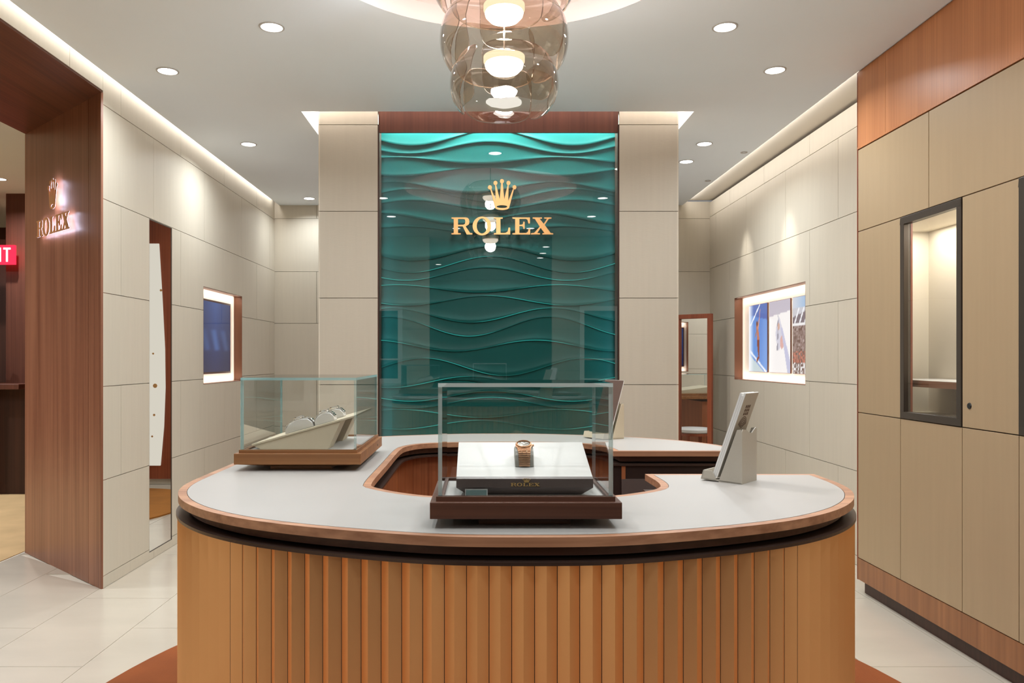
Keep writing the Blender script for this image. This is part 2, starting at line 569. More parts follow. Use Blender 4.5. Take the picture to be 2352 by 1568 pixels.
# cove box round the feature wall
cb = MB()
cb.box(CX0 - .02, CX1 + .02, CY0 - .02, CY1 + .02, 3.07, 3.09)
cb.box(CX0 - .02, CX0, CY0, CY1, CH + .0205, 3.07); cb.box(CX1, CX1 + .02, CY0, CY1, CH + .0205, 3.07)
cb.box(CX0, CX1, CY0 - .02, CY0, CH + .0205, 3.07); cb.box(CX0, CX1, CY1, CY1 + .02, CH + .0205, 3.07)
cv = cb.build('trim_2', 'cove_paint')
tag(cv, 'lit ceiling cove framing the top of the feature wall', kind='structure')
area('cove_front_light', ((CX0 + CX1) / 2, 5.065, 3.066), (0, 0, 0), CX1 - CX0 - .04, 0.05, 4.5, (1.0, 0.94, 0.9), cv)
area('cove_side_light', (CX0 + .05, 5.3, 3.066), (0, 0, 0), 0.05, 0.5, 1.6, (1.0, 0.95, 0.92), cv)
area('cove_side_light', (CX1 - .04, 5.3, 3.066), (0, 0, 0), 0.05, 0.5, 1.6, (1.0, 0.95, 0.92), cv)
# dome recess
dm = MB()
dm.lathe([(DR, 0.0), (DR - .004, .085), (DR - .016, .098), (DR - .040, .104), (DR - .046, .112), (DR - .060, .24), (DR - .085, .38), (DR - .10, .41), (0.0, .42)], (DC[0], DC[1], CH), 96, caps=False)
do = dm.build('ceiling_dome', 'dome_paint', smooth=True, recalc=False)
tag(do, 'round pinkish ceiling recess above the glass chandelier', kind='structure')
MB().lathe([(DR - .24, .402), (DR - .16, .402), (DR - .16, .408), (DR - .24, .408)], (DC[0], DC[1], CH), 96, closed=True).build('light_ring', 'strip', do)

# ---- left wall with mirror and picture niche
LR = [0.0, 0.07, 0.612, 1.142, 1.672, 2.203, 2.735, CH + 0.08]
LA = [4.647, 5.57, 6.514, 7.45]; LB = [5.11, 6.043, 6.987, 7.92]
MIR = (5.043, 5.413, 0.05, 2.20)
NIL = (6.024, 7.0, 1.10, 1.855)
wl = wall('wall_left', 'off-white panelled wall with tall slot mirror', 'x', XL, 1, 4.427, YB, LR, [LB, LB, LA, LB, LA, LB, LA], [MIR, NIL], b0=.14)
MB().box(XL - .22, XL - .134, 5.3, YB, 0, CH).build('backing', 'joint', wl)
lw = MB().box(XL - .30, XL - .012, 0.1, 4.425, 2.83, CH + .08).build('wall_lintel', 'joint')
tag(lw, 'narrow off-white band above the wooden portal', kind='structure')
for a, b in ((0.1, 1.4), (1.4, 2.75), (2.75, 4.067), (4.067, 4.427)):
    MB().box(XL - .012, XL, a + .0025, b - .0025, 2.812, CH + .08).build('panel', 'panel', lw)
# portal reveal and soffit
A, B = Vector((XL, 4.427)), Vector((-3.047, 5.258))
dAB = (B - A).normalized(); nAB = Vector((-dAB[1], dAB[0]))   # points back into the wall
if nAB.dot(Vector((-1, -1))) > 0: nAB = -nAB
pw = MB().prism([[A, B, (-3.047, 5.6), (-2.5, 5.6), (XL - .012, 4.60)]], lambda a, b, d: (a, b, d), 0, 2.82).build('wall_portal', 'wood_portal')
tag(pw, 'dark walnut splayed side of the portal', kind='structure')
Lab = (B - A).length
for t0, t1 in ((0.0, 0.17), (0.174, Lab)):
    p0, p1 = A + dAB * t0, A + dAB * t1
    q0, q1 = p0 - nAB * .012, p1 - nAB * .012
    MB().prism([[p0, p1, q1, q0]], lambda a, b, d: (a, b, d), 0.0, 2.80).build('board', 'wood_portal', pw)
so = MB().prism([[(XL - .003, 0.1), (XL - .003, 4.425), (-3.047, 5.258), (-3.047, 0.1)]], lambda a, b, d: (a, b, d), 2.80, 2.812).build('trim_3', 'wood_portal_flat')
tag(so, 'dark walnut underside of the portal lintel', kind='structure')

# ---- back wall and right wall
BRW = [0.0, 0.07, 0.60, 1.13, 1.663, 2.197, 2.745, CH + .04]
wb = wall('wall_back', 'off-white panelled end wall behind the feature wall', 'y', YB, -1, XL - .1, XR + .1, BRW,
          [[-1.35], [-1.35, 1.5], [-1.7, 1.9], [-1.35, 1.5], [-1.7, 1.9], [-1.35, 1.5], [-1.7, 1.9]], [])
RR = [0.0, 0.06, 0.592, 1.136, 1.68, 2.225, 2.76, CH + 0.03]
RA = [5.191, 6.09, 6.99, 7.89]; RB = [5.64, 6.55, 7.45]
NIR = (5.714, 7.314, 1.105, 1.862)
wr = wall('wall_right', 'off-white panelled wall with a wide picture niche', 'x', XR, -1, 4.30, YB, RR, [RA, RA, RB, RA, RB, RA, RB], [NIR])
MB().box(XR + .132, XR + .25, 4.3, YB, 0, CH).build('backing', 'joint', wr)

# ---- feature wall block
pill = []
FR = [0.0, 0.565, 1.129, 1.695, 2.261, 2.827, 3.068]
FY = 5.12
for nm, a, b, lab in (('wall_feature', -1.0524, -0.676, 'beige panelled pier on the exit-sign side of the green wave panel'),
                      ('wall_feature_pier', 0.904, 1.28, 'beige panelled pier on the brochure side of the green wave panel')):
    o = wall(nm, lab, 'y', FY, -1, a, b, FR, [[]] * 6, [], 'pillar_panel', thick=0.36)
    for r in range(6):
        m1 = MB().box(a - .010, a, FY + .001, 5.49, FR[r] + .002, FR[r + 1] - .002) if a < 0 else MB().box(b, b + .010, FY + .001, 5.49, FR[r] + .002, FR[r + 1] - .002)
        m1.build('panel', 'panel', o)
o = MB().box(-0.676, 0.904, 5.27, 5.492, 0, 3.068).build('wall_feature_core', 'wood_room')
tag(o, 'core of the feature wall behind the wave panel', kind='structure')

# ---- entrance wall behind the viewer, corridor, enclosing walls
for nm, a, b, ops, lab in (('wall_front', XL - .95, -0.67, [(-1.45, -1.02, 0.98, 1.98)], 'panelled shopfront wall with lit display window'),
                      ('wall_front_pier', 0.92, XR + .3, [(1.28, 1.8, 0.98, 1.98)], 'panelled shopfront wall beside the cabinets')):
    o = wall(nm, lab, 'y', 0.12, 1, a, b, [0, 0.6, 1.14, 1.68, 2.22, 2.76, CH], [[]] * 6, ops, thick=.1)
    q = ops[0]
    fr = MB()
    for c in ((q[0], q[1], q[2], q[2] + .06), (q[0], q[1], q[3] - .06, q[3]), (q[0], q[0] + .06, q[2], q[3]), (q[1] - .06, q[1], q[2], q[3])):
        fr.box(c[0], c[1], 0.09, 0.115, c[2], c[3])
    fr.build('window_frame', 'timeline_panel', o)
    MB().box(q[0], q[1], 0.02, 0.03, q[2], q[3]).build('window_back', 'black_box', o)
    MB().box(q[0] + .06, q[1] - .06, .04, .1, 1.28, 1.30).build('window_shelf', 'niche_back', o)
for nm, bx, m, lab in (('wall_corridor', (-4, 4, -5.6, -5.5, 0, CH), 'wood_room', 'dark panelled corridor wall outside the shop'),
                   ('wall_corridor_end', (-4.1, -4, -5.6, 0, 0, CH), 'wood_room', 'dark panelled end of the corridor'),
                   ('wall_corridor_side', (4, 4.1, -5.6, 0, 0, CH), 'wood_room', 'dark panelled side of the corridor'),
                   ('wall_behind_cabinets', (2.75, 2.85, 0.1, 4.4, 0, 3.1), 'joint', 'wall behind the tall cabinets')):
    tag(MB().box(*bx).build(nm, m), lab, kind='structure')
cc = MB().box(-4, 4, -5.6, 0.0, CH, CH + .05).build('ceiling_corridor', 'ceiling')
tag(cc, 'corridor ceiling outside the entrance', kind='structure')

# ---- the room beyond the portal
tag(MB().box(-9, -3.06, -0.5, 11, CH + .02, CH + .07).build('ceiling_annex', 'ceiling'), 'pale ceiling of the room beyond the portal', kind='structure')
MB().box(-5.35, -4.40, 6.0, 6.02, CH + .012, CH + .02).build('linear_slot', 'black', bpy.data.objects['ceiling_annex'])
tag(MB().box(-9, -2.9, 9.6, 9.7, 0, CH + .02).build('wall_annex', 'wood_room'), 'dark wood wall at the end of the next room', kind='structure')
tag(MB().box(-9.1, -9, -0.5, 9.7, 0, CH + .02).build('wall_annex_side', 'wood_room'), 'far side wall of the next room', kind='structure')
tag(MB().box(-9, -3.0, -0.6, -0.5, 0, CH + .02).build('wall_annex_front', 'wood_room'), 'near end wall of the next room', kind='structure')
tag(MB().box(-3.06, -2.96, 5.6, 9.7, 0, CH + .02).build('wall_annex_partition', 'wood_portal'), 'walnut partition between next room and boutique', kind='structure')

# ================================================================== LIGHT FITTINGS
def make_downlight(x, y, z, label, group, power):
    t = thing('downlight', label, 'light', (x, y, z), 0, group)
    MB().lathe([(0.050, 0.0), (0.060, 0.0), (0.060, -.003), (0.051, -.004)], (0, 0, 0), 32, closed=True).build('trim_ring', 'trim_ring', t, local=True)
    MB().lathe([(0.0, -.0022), (0.051, -.0022), (0.051, 0.0)], (0, 0, 0), 32).build('lens', 'lens', t, local=True)
    d = bpy.data.lights.new('downlight_beam', 'AREA'); d.shape = 'DISK'; d.size = 0.098; d.energy = power; d.color = WARM
    d.spread = math.radians(150)
    o = bpy.data.objects.new('downlight_beam', d); COL.objects.link(o)
    o.location = (0, 0, -.006); o.parent = t
    return t
G1 = 'recessed downlights in the boutique ceiling'
for x, y, lab in (
    (-1.0, 3.744, 'round recessed downlight in ceiling between chandelier and walnut portal'),
    (1.165, 3.744, 'round recessed downlight in ceiling between chandelier and wood fascia'),
    (-1.727, 4.317, 'round recessed downlight above the sign on the walnut portal'),
    (1.614, 4.304, 'round recessed downlight near the far corner of the wood fascia'),
    (-1.718, 5.79, 'round recessed downlight beside the cove, above the tall slot mirror side'),
    (1.647, 5.78, 'nearer of two round downlights between feature wall and picture wall'),
    (1.65, 6.30, 'farther of two round downlights between feature wall and picture wall'),
    (-1.70, 7.75, 'small distant downlight close to the end wall beside the feature pier'),
    (0.108, 4.24, 'downlight hidden behind the chandelier, mirrored in the green glass'),
    (-0.97, 2.55, 'downlight overhead on the portal side, out of the picture'),
    (-1.0, 1.55, 'downlight near the entrance on the portal side'),
    (1.2, 2.55, 'downlight overhead on the cabinet side, out of the picture'),
    (1.23, 1.55, 'downlight near the entrance on the cabinet side'),
    (-0.3, 0.75, 'downlight just inside the entrance, portal side'),
    (0.6, 0.75, 'downlight just inside the entrance, cabinet side'),
    (0.1, 6.6, 'downlight behind the feature wall over the desk')):
    make_downlight(x, y, CH, lab, G1, DL_POWER * (0.7 if y > 7.5 else 1.35 if y > 5.5 else 1.0))
for x, y, lab in ((0.92, -0.83, 'first corridor downlight outside the entrance'), (0.93, -1.5, 'second corridor downlight outside the entrance'),
                  (0.93, -2.05, 'third corridor downlight outside the entrance'), (-0.72, -2.9, 'lone corridor downlight on the other side')):
    make_downlight(x, y, CH, lab, 'corridor downlights', DL_POWER * .8)
for x, y, lab in ((-4.2, 2.2, 'added unseen annex downlight by the near wall'), (-5.6, 3.4, 'added unseen annex downlight over the carpet'), (-4.0, 4.2, 'added unseen annex downlight close to the portal'),
                  (-5.9, 6.0, 'annex downlight seen at the picture edge'), (-4.3, 7.0, 'annex downlight before the wooden bar'), (-6.6, 8.2, 'added unseen annex downlight by the far wall')):
    make_downlight(x, y, CH + .02, lab, 'downlights of the room beyond the portal', DL_POWER * 3.6)  # mostly unseen lamps, added in place of a fill panel to light the annex
# wall-washer spots in the ceiling strip above the picture niche
for y, lab in ((6.98, 'small adjustable spotlight washing the wall above the blue picture'), (6.02, 'small adjustable spotlight washing the wall above the crowd picture')):
    t = thing('spotlight', lab, 'light', (2.02, y, CH), 0, 'wall washer spotlights over the niche')
    MB().lathe([(0.016, .0), (0.026, .0), (0.026, -.004), (0.016, -.004)], (0, 0, 0), 24, closed=True).build('trim_ring', 'trim_ring', t, local=True)
    spot('spotlight_beam', (2.02, y, CH - .006), (XR, y, 2.08), 30, math.radians(34), 1.0, 0.03, (1, .95, .88), t)

# ------------------------------------------------------------------ chandelier of smoked glass petals
CC = Vector((0.087, 2.96, 0))
ch = thing('glass_chandelier', 'tiered chandelier of overlapping smoked glass petals with glowing lenses', 'chandelier', (CC.x, CC.y, 2.2))
def petal(r, zc, phi, wd, a0, a1, squash=0.95, flare=0.0, th=0.005):
    NR, NS = 8, 44
    mb = MB()
    def P(u, v, rr):
        # rounded square outline
        al = (a0 + a1) / 2 + v * (a1 - a0) / 2
        ph = phi + u * wd / max(0.62, math.cos(al)) ** 0.8
        rad = rr * math.cos(al) ** 0.75 * (1 + flare * (v + 1) / 2)
        return (CC.x + rad * math.cos(ph), CC.y + rad * math.sin(ph), zc + rr * squash * math.sin(al))
    rings = []
    for side, rr in ((0, r), (1, r - th)):
        vs = [P(0, 0, rr)]
        for i in range(1, NR + 1):
            q = i / NR
            for k in range(NS):
                t = 2 * PI * k / NS
                c, s_ = math.cos(t), math.sin(t)
                e = 2 / 3.6
                vs.append(P(q * math.copysign(abs(c) ** e, c), q * math.copysign(abs(s_) ** e, s_), rr))
        fs = [(0, 1 + k, 1 + (k + 1) % NS) for k in range(NS)]
        for i in range(NR - 1):
            for k in range(NS):
                k2 = (k + 1) % NS
                fs.append((1 + i * NS + k, 1 + (i + 1) * NS + k, 1 + (i + 1) * NS + k2, 1 + i * NS + k2))
        if side: fs = [tuple(reversed(f)) for f in fs]
        mb.add(vs, fs, 0)
    n = 1 + NR * NS
    e0 = 1 + (NR - 1) * NS
    for k in range(NS):
        k2 = (k + 1) % NS
        mb.f.append((e0 + k, n + e0 + k, n + e0 + k2, e0 + k2)); mb.m.append(1)
    o = mb.build('glass_petal', ['smoked_glass', 'smoked_edge'], ch, smooth=False)
    for p in o.data.polygons:
        if p.material_index == 0: p.use_smooth = True
    md = o.modifiers.new('split', 'EDGE_SPLIT'); md.split_angle = math.radians(40)
D = math.radians
# azimuth -90 faces the viewer
AZ = (-72, 14, 98, 190)
for ph in AZ:
    petal(0.205, 2.335, D(ph), D(42), D(-41), D(46), 0.75)
for ph in AZ:
    petal(0.243, 2.503, D(ph + 2), D(42), D(-40), D(46), 0.75)
for ph in AZ:
    petal(0.285, 2.765, D(ph - 2), D(42), D(-37), D(46), 0.75)
for zz in (2.405, 2.60, 2.80):
    mb = MB().lathe([(0.0, -.034), (0.03, -.032), (0.055, -.024), (0.070, -.008), (0.073, .004), (0.070, .010), (0.0, .010)], (CC.x, CC.y, zz), 40)
    lp = mb.build('lamp_lens', 'lamp_lens', ch, smooth=True)
    MB().lathe([(0.074, .011), (0.078, .014), (0.078, .034), (0.030, .042), (0.0, .042)], (CC.x, CC.y, zz), 40).build('lamp_collar', 'lamp_body', lp, smooth=True)
    d = bpy.data.lights.new('lamp_glow', 'POINT'); d.energy = 21 if zz < 2.7 else 9; d.color = (.95, .97, 1); d.shadow_soft_size = 0.05
    o = bpy.data.objects.new('lamp_glow', d); COL.objects.link(o); o.location = (0, 0, zz - .06 - 2.2); o.parent = ch
MB().tube([(CC.x, CC.y, 2.44), (CC.x, CC.y, 3.30)], 0.003, 12).build('rod', 'dark_frame', ch)
MB().lathe([(0.0, 3.26), (0.11, 3.262), (0.115, 3.31), (0.0, 3.318)], (CC.x, CC.y, 0), 40).build('ceiling_mount', 'brushed_silver', ch, smooth=True)

# ================================================================== FEATURE PANEL
WY = 5.245
fp = thing('wave_panel', 'backlit emerald green panel of layered waves behind glass', 'wall panel', (0.114, 5.2, 0.5))
def px_x(x, Y=WY): return (x - 1105) / 1800.0 * Y
def px_z(y, Y=WY): return 1.3 + (823 - y) / 1800.0 * Y
FX0, FX1 = -0.667, 0.895
FZ1 = 2.779
MB().box(-0.676, -0.667, FY + .004, 5.256, 0.3, FZ1 + .05).build('lining', 'wood_dark', fp)
MB().box(0.895, 0.904, FY + .004, 5.256, 0.3, FZ1 + .05).build('lining', 'wood_dark', fp)
MB().box(-0.672, 0.900, FY + .012, 5.148, FZ1, 3.066).build('header', 'wood_room', fp)
MB().box(-0.676, 0.904, 5.257, 5.268, 0.3, 3.066).build('backing', 'wood_room', fp)
WAVES = [(298, 335, .475), (326, 353, .46), (361, 377, .76), (385, 405, .42), (418, 445, .74), (434, 464, .82), (460, 482, .82), (489, 515, .68),
         (520, 536, .10), (566, 598, .48), (589, 626, .47), (614, 644, .45), (654, 671, .76), (679, 701, .45), (707, 740, .73), (727, 772, .72),
         (781, 806, .66), (822, 862, .18), (864, 890, .38), (897, 921, .47), (912, 937, .47), (940, 958, .77), (965, 985, .42),
         (1003, 1025, .74), (1035, 1058, .45), (1070, 1095, .76), (1110, 1135, .45), (1150, 1180, .72)]
NXW = 72
def wcurve(i, u):
    if i < 0: return 292.0
    if i >= len(WAVES): return 1215.0
    a, b, up = WAVES[i]
    return (a + b) / 2 - (b - a) / 2 * math.cos(2 * PI * (u - up) / 0.69)
for i in range(len(WAVES)):
    mb = MB()
    NT = 9
    vs = []
    for k in range(NXW + 1):
        u = k / NXW
        X = FX0 + (FX1 - FX0) * u
        z0 = min(px_z(wcurve(i - 1, u)), 2.84); z1 = min(px_z(wcurve(i, u)), 2.84)
        h = max(0.004, z0 - z1)
        dm_ = min(0.013, 0.004 + 0.06 * h)
        for j in range(NT):
            t = j / (NT - 1)
            vs.append((X, WY - 0.002 - dm_ * (0.22 * t + 0.78 * t ** 4), z0 + (z1 - z0) * t))
        vs.append((X, WY - 0.002 - dm_ * 0.82, z1 - .0035))
        vs.append((X, WY + .004, z1 - .004))
    fs = []
    R = NT + 2
    for k in range(NXW):
        for j in range(R - 1):
            fs.append((k * R + j, k * R + j + 1, (k + 1) * R + j + 1, (k + 1) * R + j))
    mb.add(vs, fs)
    o = mb.build('wave_band', 'emerald', fp, recalc=False)
    for p in o.data.polygons: p.use_smooth = True
    md = o.modifiers.new('split', 'EDGE_SPLIT'); md.split_angle = math.radians(50)
for i in range(10, len(WAVES) - 3):  # highlights on the lower wave lips, put in as thin emissive tubes
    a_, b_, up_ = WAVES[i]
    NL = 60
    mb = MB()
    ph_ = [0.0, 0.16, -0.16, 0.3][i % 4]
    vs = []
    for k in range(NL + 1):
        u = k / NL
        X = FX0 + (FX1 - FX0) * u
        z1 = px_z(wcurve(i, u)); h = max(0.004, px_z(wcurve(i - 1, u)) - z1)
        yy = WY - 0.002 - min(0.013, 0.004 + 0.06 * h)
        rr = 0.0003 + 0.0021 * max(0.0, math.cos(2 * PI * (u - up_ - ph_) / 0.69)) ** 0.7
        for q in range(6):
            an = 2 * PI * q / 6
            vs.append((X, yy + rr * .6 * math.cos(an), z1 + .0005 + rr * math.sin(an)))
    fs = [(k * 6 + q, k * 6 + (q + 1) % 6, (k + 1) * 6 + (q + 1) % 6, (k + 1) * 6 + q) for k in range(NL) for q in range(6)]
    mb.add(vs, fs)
    mb.build('painted_highlight', 'highlight_emit', fp)
gp = MB().box(FX0, FX1, 5.140, 5.146, 0.55, FZ1).build('glass_pane', 'feature_glass', fp)
TEAL = (0.66, 1.0, 0.97)
area('edge_light', ((FX0 + FX1) / 2, 5.190, FZ1 + .13), (D(3), 0, 0), FX1 - FX0 - .02, 0.05, 27, TEAL, fp)
area('edge_light', (FX0 + .003, 5.168, 1.72), (0, -PI / 2, 0), 2.0, 0.03, 1.3, (0.35, 0.85, 1.0), fp)
area('edge_light', (FX1 - .003, 5.168, 1.72), (0, PI / 2, 0), 2.0, 0.03, 1.3, (0.35, 0.85, 1.0), fp)
area('edge_light', ((FX0 + FX1) / 2, 5.168, 0.56), (PI, 0, 0), FX1 - FX0 - .02, 0.03, 3, TEAL, fp)

# ---- lettering: serif capitals and five-point crown (unit = cap height)
def arc(cx, cy, rx, ry, a0, a1, n):
    return [(cx + rx * math.cos(D(a0 + (a1 - a0) * k / n)), cy + ry * math.sin(D(a0 + (a1 - a0) * k / n))) for k in range(n + 1)]
def cu(pts): return [((x - 155) / 335.0, (1300 - y) / 335.0) for x, y in pts]
LET = {}
bowl_o = [(435, 965)] + [(x, y) for x, y in [(480, 972), (508, 1000), (518, 1045), (508, 1095), (478, 1122), (440, 1135)]]
bowl_i = [(290, 995), (400, 995), (430, 1005), (438, 1045), (430, 1090), (400, 1108), (290, 1110)]
LET['letter_r'] = [cu([(160, 965)] + bowl_o + [(530, 1270), (578, 1275), (578, 1300), (465, 1300), (385, 1140), (290, 1140), (290, 1272), (345, 1277), (345, 1300), (160, 1300), (160, 1277), (205, 1272), (205, 993), (160, 988)]), cu(bowl_i)]
LET['letter_o'] = [[(p[0], p[1]) for p in cu([(770 + 187 * math.cos(D(a)), 1133 + 184 * math.sin(D(a))) for a in range(0, 360, 9)])],
                   cu([(770 + 105 * math.cos(D(a)), 1133 + 148 * math.sin(D(a))) for a in range(0, 360, 9)])]
LET['letter_l'] = [cu([(1010, 965), (1185, 965), (1185, 988), (1140, 993), (1140, 1270), (1240, 1270), (1285, 1240), (1300, 1165), (1335, 1165), (1335, 1300), (1010, 1300), (1010, 1277), (1055, 1272), (1055, 993), (1010, 988)])]
LET['letter_e'] = [cu([(1380, 965), (1730, 965), (1730, 1085), (1700, 1085), (1680, 1010), (1650, 993), (1518, 993), (1518, 1108), (1565, 1108), (1592, 1090), (1598, 1050), (1625, 1050), (1625, 1190), (1598, 1190), (1592, 1150), (1565, 1136), (1518, 1136), (1518, 1272), (1655, 1272), (1690, 1245), (1705, 1180), (1735, 1180), (1735, 1300), (1380, 1300), (1380, 1277), (1435, 1272), (1435, 993), (1380, 988)])]
LET['letter_x'] = [cu([(1785, 965), (1970, 965), (1970, 988), (1925, 993), (2005, 1090), (2070, 993), (2015, 988), (2015, 965), (2160, 965), (2160, 988), (2105, 996), (2025, 1112), (2145, 1272), (2195, 1277), (2195, 1300), (1980, 1300), (1980, 1277), (2020, 1272), (1945, 1170), (1875, 1272), (1930, 1277), (1930, 1300), (1750, 1300), (1750, 1277), (1815, 1270), (1925, 1146), (1830, 993), (1785, 988)])]
def ellipse_pts(cx, cy, rx, ry, a0, a1, n):
    return [(cx + rx * math.cos(D(a0 + (a1 - a0) * k / n)), cy + ry * math.sin(D(a0 + (a1 - a0) * k / n))) for k in range(n + 1)]
crown_out = [(1028, 755), (936, 408), (956, 405), (1048, 628), (1034, 322), (1054, 322), (1125, 605), (1154, 290), (1186, 290), (1216, 605), (1284, 325), (1304, 325), (1296, 640), (1390, 408), (1410, 412), (1318, 755)] + ellipse_pts(1173, 757, 145, 62, 0, 180, 20)[1:-1]
CROWN = [cu(crown_out), cu(ellipse_pts(1170, 752, 108, 28, 0, 360, 24)[:-1])]
BALLS = [cu(ellipse_pts(x, y, 40, 42, 0, 360, 16)[:-1]) for x, y in ((928, 372), (1040, 285), (1170, 250), (1300, 285), (1420, 370))]
def logo(root, fn, depth, mat, back=None, gapb=0.0):
    """crown and five letters; fn(a, b, d): a,b in cap heights, d in metres out from the wall"""
    mats = [mat, back] if back else [mat]
    def part(name, loopsets):
        mb = MB()
        for ls in loopsets: mb.prism(ls, fn, gapb, gapb + depth)
        if back:
            for ls in loopsets:
                flat = [p for l in ls for p in l]
                tris = tessellate_polygon([[Vector((p[0], p[1], 0)) for p in l] for l in ls])
                mb.add([fn(p[0], p[1], gapb - .0004) for p in flat], [tuple(t_) for t_ in tris], 1)
        return mb.build(name, mats, root, local=False)
    part('crown', [CROWN] + [[b] for b in BALLS])
    for k in LET: part(k, [LET[k]])
cap = 39.0 / 1800 * 5.135
sx0 = px_x(1036.5, 5.135); sz0 = px_z(538.5, 5.135)
sg = thing('wall_sign', 'gold crown and serif lettering fixed on the green glass panel', 'sign', (sx0 + .3, 5.138, sz0))
logo(sg, lambda a, b, d: (sx0 + a * cap * 0.985, 5.139 - d, sz0 + b * cap), 0.010, 'sign_gold')
# halo sign on the portal reveal, letters run from the far edge towards the corner
cap2 = 0.104
base = A + dAB * 0.905 - nAB * .012
ts = thing('halo_sign', 'bronze crown and lettering with violet halo light on walnut portal', 'sign', (base.x, base.y, 2.07))
logo(ts, lambda a, b, d: (base.x - dAB.x * a * cap2 * 0.85 - nAB.x * d, base.y - dAB.y * a * cap2 * 0.85 - nAB.y * d, 2.07 + b * cap2), 0.006, 'sign_bronze', 'halo', 0.032)

# ================================================================== CABINET WALL
KX = 2.10
def cab_door(t, y0, y1, z0, z1, mat='cabinet', g=.0022):
    return MB().box(KX, KX + .02, y0 + g, y1 - g, z0 + g, z1 - g).build('door', mat, t, bevel=.0012)
GC = 'beige lacquer cabinets along the side wall'
low = [(3.925, 4.366), (3.421, 3.925), (3.06, 3.421), (2.556, 3.06), (2.05, 2.556), (1.55, 2.05), (1.05, 1.55), (0.55, 1.05), (0.135, 0.55)]
lowlab = ['beige lower cabinet at the far end of the row beside the panelled wall', 'beige lower cabinet under the lit showcase window', 'beige lower cabinet under the door with the round lock',
          'beige lower cabinet at the picture edge under the second showcase'] + ['beige lower cabinet %s from the entrance wall, outside the picture' % k for k in ('fifth', 'fourth', 'third', 'second', 'first')]
for (a, b), lab in zip(low, lowlab):
    t = thing('lower_cabinet', lab, 'cabinet', (KX + .15, (a + b) / 2, .19), 0, GC)
    MB().box(KX + .0205, 2.50, a + .001, b - .001, .192, .998).build('body', 'cabinet_gap', t)
    cab_door(t, a, b, .192, 1.0)
# middle row
def mid_door(a, b, lab, lock=None, deep=2.50):
    t = thing('wall_cabinet', lab, 'cabinet', (KX + .01, (a + b) / 2, 1.0), 0, GC)
    MB().box(KX + .0205, deep, a + .001, b - .001, 1.002, 2.003).build('body', 'cabinet_gap', t)
    d_ = cab_door(t, a, b, 1.0, 2.005)
    if lock:
        MB().lathe([(0.0, -.004), (0.012, -.004), (0.014, 0.0), (0.014, .002)], (KX, lock[0], lock[1]), 24, axis='x').build('lock', 'black', d_)
    return t
mid_door(3.925, 4.366, 'tall beige cabinet door between panelled wall and lit showcase', deep=2.13)
mid_door(3.06, 3.421, 'tall beige cabinet door with a small round black lock', (1800 * KX / (2227 - 1105), 1.3 - (932 - 823) / (2227 - 1105) * KX))
mid_door(2.05, 2.556, 'tall beige cabinet door past the second showcase, outside the picture')
for a, b, k in ((1.55, 2.05, 'fourth'), (1.05, 1.55, 'third'), (.55, 1.05, 'second'), (.135, .55, 'first')):
    mid_door(a, b, 'tall beige cabinet door %s from the entrance wall, outside the picture' % k)
def showcase(a, b, lab, cav):
    t = thing('showcase', lab, 'showcase', (KX + .1, (a + b) / 2, 1.0), 0, 'lit showcase windows in the cabinet wall')
    fr = MB()
    fw = .034
    z0, z1 = 1.002, 2.003
    a2, b2 = a + .003, b - .003
    for c in ((a2, b2, z0, z0 + fw), (a2, b2, z1 - fw, z1), (a2, a2 + fw, z0 + fw, z1 - fw), (b2 - fw, b2, z0 + fw, z1 - fw)):
        fr.box(KX - .004, KX + .03, *c)
    fr.build('frame', 'dark_frame', t, bevel=.002)
    MB().box(KX + .008, KX + .014, a2 + fw - .004, b2 - fw + .004, z0 + fw - .004, z1 - fw + .004).build('glass_pane', 'clear_glass', t)
    c0, c1, xd = cav
    li = MB()
    li.box(xd, xd + .01, c0, c1, z0, z1); li.box(KX + .031, xd, c0 - .01, c0, z0, z1); li.box(KX + .031, xd, c1, c1 + .01, z0, z1)
    li.box(KX + .031, xd, c0, c1, z0 - .0, z0 + .01); li.box(KX + .031, xd, c0, c1, z1 - .01, z1)
    li.build('liner', 'showcase_liner', t)
    MB().box(KX + .031, KX + .04, b2 - fw - .002, b2, z0, z1).build('jamb', 'wood_red', t)
    sh = MB().box(KX + .075, xd - .002, c0 + .03, c1 - .10, 1.158, 1.19).build('shelf', 'shelf_red', t, bevel=.001)
    MB().box(KX + .078, xd - .004, c0 + .033, c1 - .103, 1.19, 1.192).build('shelf_mat', 'white_leather', sh)
    area('showcase_light', ((KX + xd) / 2 + .03, (c0 + c1) / 2, z1 - .014), (0, 0, 0), .2, c1 - c0 - .15, 3.6, (1, .96, .88), t)
    return t
showcase(3.421, 3.925, 'dark-framed lit showcase window beside the door with the lock', (3.43, 4.29, 2.45))
showcase(2.556, 3.06, 'dark-framed showcase window cut by the picture edge', (2.57, 3.05, 2.50))
